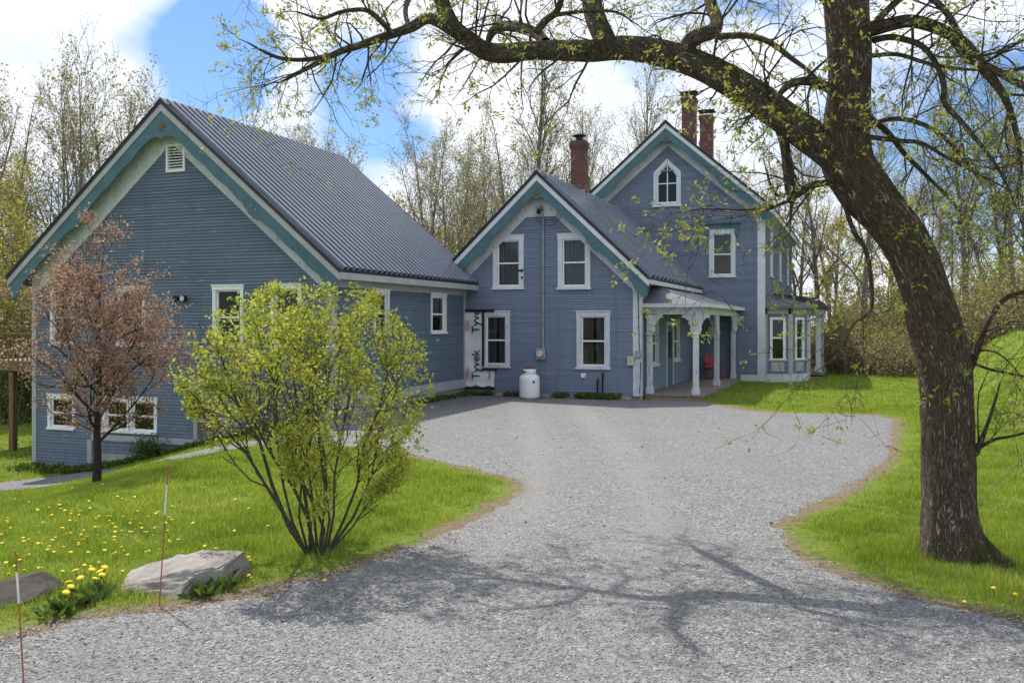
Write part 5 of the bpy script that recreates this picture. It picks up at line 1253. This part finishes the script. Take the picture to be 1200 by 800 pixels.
# ------------------------------------------------------------------ driveway marker stakes
def stake(x0, y0, x1, y1, label):
    X, Y = gpt(x1, y1); b = Vector((X, Y, float(gz(X, Y)))); h = (y1-y0)*Y/F; lean = (x0-x1)*Y/F
    r = empty('marker_stake', b, 0, label, 'stake')
    m = MB(); m.tube([(0, 0, -.1), (lean*.65, 0, h*.65)], .0055, 8); m.tube([(lean*.86, 0, h*.86), (lean, 0, h)], .0056, 8); m.build('rod', M['rust'], r)
    m = MB(); m.tube([(lean*.65, 0, h*.65), (lean*.86, 0, h*.86)], .0075, 8); m.build('reflective_band', M['stake_white'], r)
stake(18, 645, 30, 822, 'rusty orange marker stake with white band standing in the gravel at bottom left')
stake(197, 545, 186, 712, 'thin rusty marker stake with white band rising just in front of the pale boulder')
# ------------------------------------------------------------------ utility pole with wires, guy wire
px_, pY = 1100, 58.0; X = (px_-600)/F*pY; gzp = float(gz(X, pY))
po = empty('utility_pole', (X, pY, gzp), 0, 'dark wooden utility pole among the trees right of the house', 'pole')
topz = CAMH+(HY-243)/F*pY-gzp
m = MB(); m.cyl((0, 0, -.5), .17, .12, topz+.5, 12); m.build('pole', M['porch_wood'], po, smooth=True)
m = MB(); m.cyl((.35, 0, topz-1.9), .24, .24, .9, 16); m.box(.1, .3, -.05, .05, topz-1.6, topz-1.4); m.build('transformer', M['grey_metal'], po)
m = MB(); m.box(-1.0, 1.0, -.06, .06, topz-.5, topz-.38); m.build('crossarm', M['porch_wood'], po)
m = MB()
for sx_, dz in ((-.8, .0), (.8, .0), (0, -1.0)):
    for sg in (1,):
        pts = [(sx_+sg*k*2.0, -k*.9, topz-.36+dz-1.1*math.sin(math.pi*k/20)+k*.06) for k in range(21)]; m.tube(pts, .014, 4)
m.build('wire', M['cable'], po)
gx, gy = gpt(1144, 592); gb = Vector((gx, gy, float(gz(gx, gy))))
m = MB(gb); e_ = at(1260, 470, gy-1.0); m.tube([gb, (gb+e_)/2+Vector((0, 0, -.02)), e_], .006, 5); gw = m.build('cable', M['cable'], None); gw.location = gb
tag(gw, 'thin grey cable rising from the grass beside the big leaning trunk', 'cable')

# ------------------------------------------------------------------ grass, weeds, dandelions, loose stones
def in_view(X, Y, mar=.22): k = X/np.maximum(Y, .1); return (k > -.5455-mar-.6/np.maximum(Y, 1)) & (k < .5455+mar+.6/np.maximum(Y, 1))
bb_ = [np.array(p) for p in BUILD]
def blades(n, ylo, yhi, h, wd, thr=0.0, seed=1, xr=(-22, 26)):
    r_ = np.random.RandomState(seed); X = r_.uniform(xr[0], xr[1], n); Y = r_.uniform(ylo, yhi, n); sd_ = sgn_drive(X, Y)+.12*vnoise(X, Y, 1.5)+.10*r_.normal(size=n)
    ok = in_view(X, Y) & (sd_+.10*vnoise(X, Y, 6.0) < -.03-.3*r_.rand(n)**2+.30*(r_.rand(n) < .12)*(vnoise(X, Y, 3.3) > .15)) & ~inpoly(X, Y, PATH)
    ok &= ~((vnoise(X+3, Y, 1.1)+.5*vnoise(X, Y, 4.0) > .95) & (r_.rand(n) < .7))
    for b in BUILD: ok &= ~inpoly(X, Y, b)
    ok &= (np.hypot(X-bbase[0], Y-bbase[1]) > .36)
    X, Y, sd_ = X[ok], Y[ok], sd_[ok]; n = len(X); Z = gz(X, Y)
    clump = .68+.42*vnoise(X, Y, 2.1)+.26*vnoise(X, Y, 5.3)+.2*np.clip(vnoise(X, Y, 1.0), 0, 1)
    edge = np.clip(-sd_/.5, .35, 1)
    H_ = h*np.clip(clump, .3, 1.9)*r_.uniform(.55, 1.25, n)*edge
    nt_ = np.exp(-np.maximum(np.hypot(X-bbase[0], Y-bbase[1])-.4, 0)/.6); H_ = H_*(1+.9*nt_)
    a = r_.uniform(0, 2*np.pi, n); w_ = wd*r_.uniform(.7, 1.3, n); ln = r_.uniform(.15, .75, n)*H_; b = a+r_.uniform(.9, 2.2, n)
    P0 = np.stack([X-np.cos(a)*w_, Y-np.sin(a)*w_, Z-.01], -1); P1 = np.stack([X+np.cos(a)*w_, Y+np.sin(a)*w_, Z-.01], -1)
    P2 = np.stack([X+np.cos(b)*ln, Y+np.sin(b)*ln, Z+H_], -1)
    tint = np.clip(.36+.20*vnoise(X, Y, .55)+.20*vnoise(X, Y, 2.7)+.17*r_.normal(size=n)+.35*(edge < .9)*(1-edge)+.55*(r_.rand(n) < .05+.10*(vnoise(X+5, Y, 1.6) > .4)), 0, 1)
    return np.stack([P0, P1, P2], 1).reshape(-1, 3), np.repeat(tint, 3)
gv_, gt_ = [], []
for arg in [(560000, 4.0, 11.5, .085, .0042, 0, 1, (-10, 10)), (420000, 11.5, 18, .085, .0065, 0, 2, (-15, 14)), (340000, 18, 27, .09, .010, 0, 3, (-22, 20)), (190000, 27, 44, .10, .016, 0, 4, (-30, 30))]:
    v_, t_ = blades(*arg); gv_.append(v_); gt_.append(t_)
V = np.concatenate(gv_); tt = np.concatenate(gt_); me = mesh_np('grass', V, np.arange(len(V)).reshape(-1, 3))
at_ = me.attributes.new('tint', 'FLOAT', 'POINT'); at_.data.foreach_set('value', tt.astype(np.float32)); me.materials.append(M['grass'])
go = bpy.data.objects.new('grass', me); COL.objects.link(go); tag(go, 'bright green spring grass covering the lawns', 'grass', kind='stuff'); print('blades', len(V)//3)
# weeds along the foot of the walls
r_ = np.random.RandomState(9); C, D = [], []
def weedrow(u0, u1, v0, v1, n, h):
    for _ in range(n):
        u_ = r_.uniform(u0, u1); v_ = r_.uniform(v0, v1); q = W(u_, v_); z = float(gz(q.x, q.y))
        if math.sin(u_*3.1)+math.sin(u_*7.3+1) < -.6: continue
        for _ in range(5): C.append((q.x+r_.normal()*.04, q.y+r_.normal()*.04, z+r_.uniform(0, .5)*h)); D.append((r_.normal()*.5, r_.normal()*.5, r_.uniform(.3, 1.2)))
weedrow(-2.7, -.2, -.55, -.1, 420, .16); weedrow(-5.9, -3.9, -.4, -.1, 120, .10); weedrow(-5.8, -5.5, -4.5, -.3, 90, .12)
weedrow(-15.6, -7.0, -9.4, -8.55, 900, .22)
wd_o = leaf_mesh('weeds', C, D, .15, M['weed'], None, r_, (0, 0, 0), .35); tag(wd_o, 'low weeds and ground cover along the foot of the walls', 'weeds', kind='stuff')
# evergreen clump by the barn foundation
q = W(-11.2, -8.95); b = np.array([q.x, q.y, float(gz(q.x, q.y))]); sh_ = empty('bush', b, 0, 'small dark green bush against the barn foundation', 'bush'); C, D = [], []
t = TM()
for k in range(60):
    a = r_.uniform(0, 6.28); e = r_.uniform(.1, .9); p, rr = limb(r_, (0, 0, 0), (math.cos(a)*e*1.4, math.sin(a)*e*.7, 1), r_.uniform(.4, .75), .008, 5, .15, 0, .4); t.tube(p, rr, 3)
    for i in range(1, 6):
        for _ in range(8): C.append(p[i]+r_.normal(size=3)*.05); D.append(r_.normal(size=3))
t.build('stems', M['bark_shrub'], sh_); leaf_mesh('leaves', C, D, .06, M['weed'], sh_, r_, (0, 0, 0), .5)
# dandelions
def dand_mesh():
    m = MB(); m.mi = 0; m.tube([(0, 0, 0), (.004, .002, .09)], .0022, 4); m.mi = 1
    pts = []; n = 18
    for k in range(n):
        a = 2*math.pi*k/n; rr = .021 if k % 2 else .017; pts.append((rr*math.cos(a), rr*math.sin(a), .094))
    m.lathe((.004, .002, .09), [(.001, 0), (.012, .0), (.022, .007), (.016, .013), (.001, .015)], 12)
    return m
dm = dand_mesh(); d0 = dm.build('dandelion', [M['weed'], M['petal']])
spots = []
r_ = np.random.RandomState(17)
while len(spots) < 150:
    px = r_.uniform(0, 330); py = r_.uniform(572, 690)
    if r_.rand() > (math.exp(-((px-90)/110)**2-((py-632)/38)**2)+.06): continue
    X, Y = gpt(px, py)
    if sgn_drive(np.array([X]), np.array([Y]))[0] > -.15 or bool(inpoly(np.array([X]), np.array([Y]), PATH)[0]): continue
    spots.append((X, Y, 1.0))
for px, py in [(1130, 712), (1165, 700), (1185, 708), (1060, 450), (985, 455), (380, 690), (300, 660), (420, 600)]:
    X, Y = gpt(px, py); spots.append((X, Y, 1.0))
for i, (X, Y, sc) in enumerate(spots):
    o = d0 if i == 0 else d0.copy()
    if i: COL.objects.link(o)
    o.location = (X, Y, float(gz(X, Y))); s_ = rnd.uniform(.8, 1.35); s_ *= .72; o.scale = (s_, s_, s_*rnd.uniform(.8, 1.2)); o.rotation_euler = (rnd.uniform(-.35, .35), rnd.uniform(-.35, .35), rnd.uniform(0, 6))
    tag(o, 'yellow dandelion in bloom scattered in the lawn grass', 'flower', 'dandelions scattered over the lawns')
for i, (px, py) in enumerate([(88, 690), (97, 688), (112, 685), (92, 697), (100, 701), (76, 706), (66, 716), (70, 709), (118, 690), (107, 694)]):
    X, Y = gpt(px, py); o = d0.copy(); COL.objects.link(o); o.location = (X, Y+.1, float(gz(X, Y))); o.scale = (1.5, 1.5, 1.5); o.rotation_euler = (.35, rnd.uniform(-.3, .3), rnd.uniform(0, 6))
    tag(o, 'large yellow dandelion in the clump beside the pale boulder', 'flower', 'dandelion clump beside the boulder')
C, D = [], []
for (px, py) in [(90, 705), (105, 708), (75, 718), (62, 724), (115, 700), (240, 700), (265, 690)]:
    X, Y = gpt(px, py); z = float(gz(X, Y))
    for _ in range(26): a = r_.uniform(0, 6.28); C.append((X+r_.normal()*.05, Y+r_.normal()*.05, z+.01)); D.append((math.cos(a), math.sin(a), r_.uniform(.4, 1.4)))
o = leaf_mesh('dandelion_leaves', C, D, .17, M['weed'], None, r_, (0, 0, 0), .28); tag(o, 'toothed dandelion leaves tufted at the gravel edge by the boulder', 'leaves', kind='stuff')
# dead leaves and bits blown over drive and lawn
r_ = np.random.RandomState(41); C, D = [], []
while len(C) < 280:
    X = r_.uniform(-6, 8); Y = 6+r_.rand()**.8*16
    if r_.rand() > .25+.75*math.exp(-abs(float(sgn_drive(np.array([X]), np.array([Y]))[0]))/.5): continue
    C.append((X, Y, float(gz(X, Y))+.02)); D.append((r_.normal(), r_.normal(), .15))
M['litter'] = leafm('dead leaf litter', [(.16, .11, .07), (.28, .21, .14), (.40, .33, .22)], .1, .8)
lo = leaf_mesh('leaf_litter', C, D, .05, M['litter'], None, r_, (0, 0, 0), .6); tag(lo, 'brown dead leaves blown over the gravel and its grass edges', 'leaves', kind='stuff')
# loose stones on the gravel
def stones(n, ylo, yhi, size, seed):
    r_ = np.random.RandomState(seed); X = r_.uniform(-7, 8, n); Y = ylo+(yhi-ylo)*(1-r_.rand(n)**.45); ok = in_view(X, Y) & (sgn_drive(X, Y)+.10*vnoise(X, Y, 2.3)+.05*r_.normal(size=n)+.35*r_.exponential(.3, n) > .03); X, Y = X[ok], Y[ok]; n = len(X)
    s = size*r_.uniform(.45, 1.25, n); base = np.array([(1, 0, 0), (0, 1, 0), (-1, 0, 0), (0, -1, 0), (0, 0, .75), (0, 0, -.5)])
    a = r_.uniform(0, 6.28, n); ca, sa = np.cos(a), np.sin(a)
    B = base[None]*(1+.35*r_.normal(size=(n, 6, 1)).clip(-1, 1))+.15*r_.normal(size=(n, 6, 3)); B = B*s[:, None, None]*.5; B[..., 2] *= .6
    Vx = B[..., 0]*ca[:, None]-B[..., 1]*sa[:, None]+X[:, None]; Vy = B[..., 0]*sa[:, None]+B[..., 1]*ca[:, None]+Y[:, None]; Vz = B[..., 2]+(gz(X, Y)+.012)[:, None]+s[:, None]*.03
    fc = np.array([(0, 1, 4), (1, 2, 4), (2, 3, 4), (3, 0, 4), (1, 0, 5), (2, 1, 5), (3, 2, 5), (0, 3, 5)])
    return np.stack([Vx, Vy, Vz], -1).reshape(-1, 3), (fc[None]+6*np.arange(n)[:, None, None]).reshape(-1, 3), np.repeat(r_.rand(n), 6)
Vs, Qs, Ts, off = [], [], [], 0
for arg in [(42000, 5.6, 9.5, .021, 1), (18000, 6.5, 19, .023, 2)]:
    v_, q_, t_ = stones(*arg); Vs.append(v_); Qs.append(q_+off); Ts.append(t_); off += len(v_)
me = mesh_np('gravel_stones', np.concatenate(Vs), np.concatenate(Qs)); at_ = me.attributes.new('tint', 'FLOAT', 'POINT'); at_.data.foreach_set('value', np.concatenate(Ts).astype(np.float32)); me.materials.append(M['stones'])
o = bpy.data.objects.new('gravel_stones', me); COL.objects.link(o); tag(o, 'loose grey crushed stones lying over the driveway', 'gravel', kind='stuff')
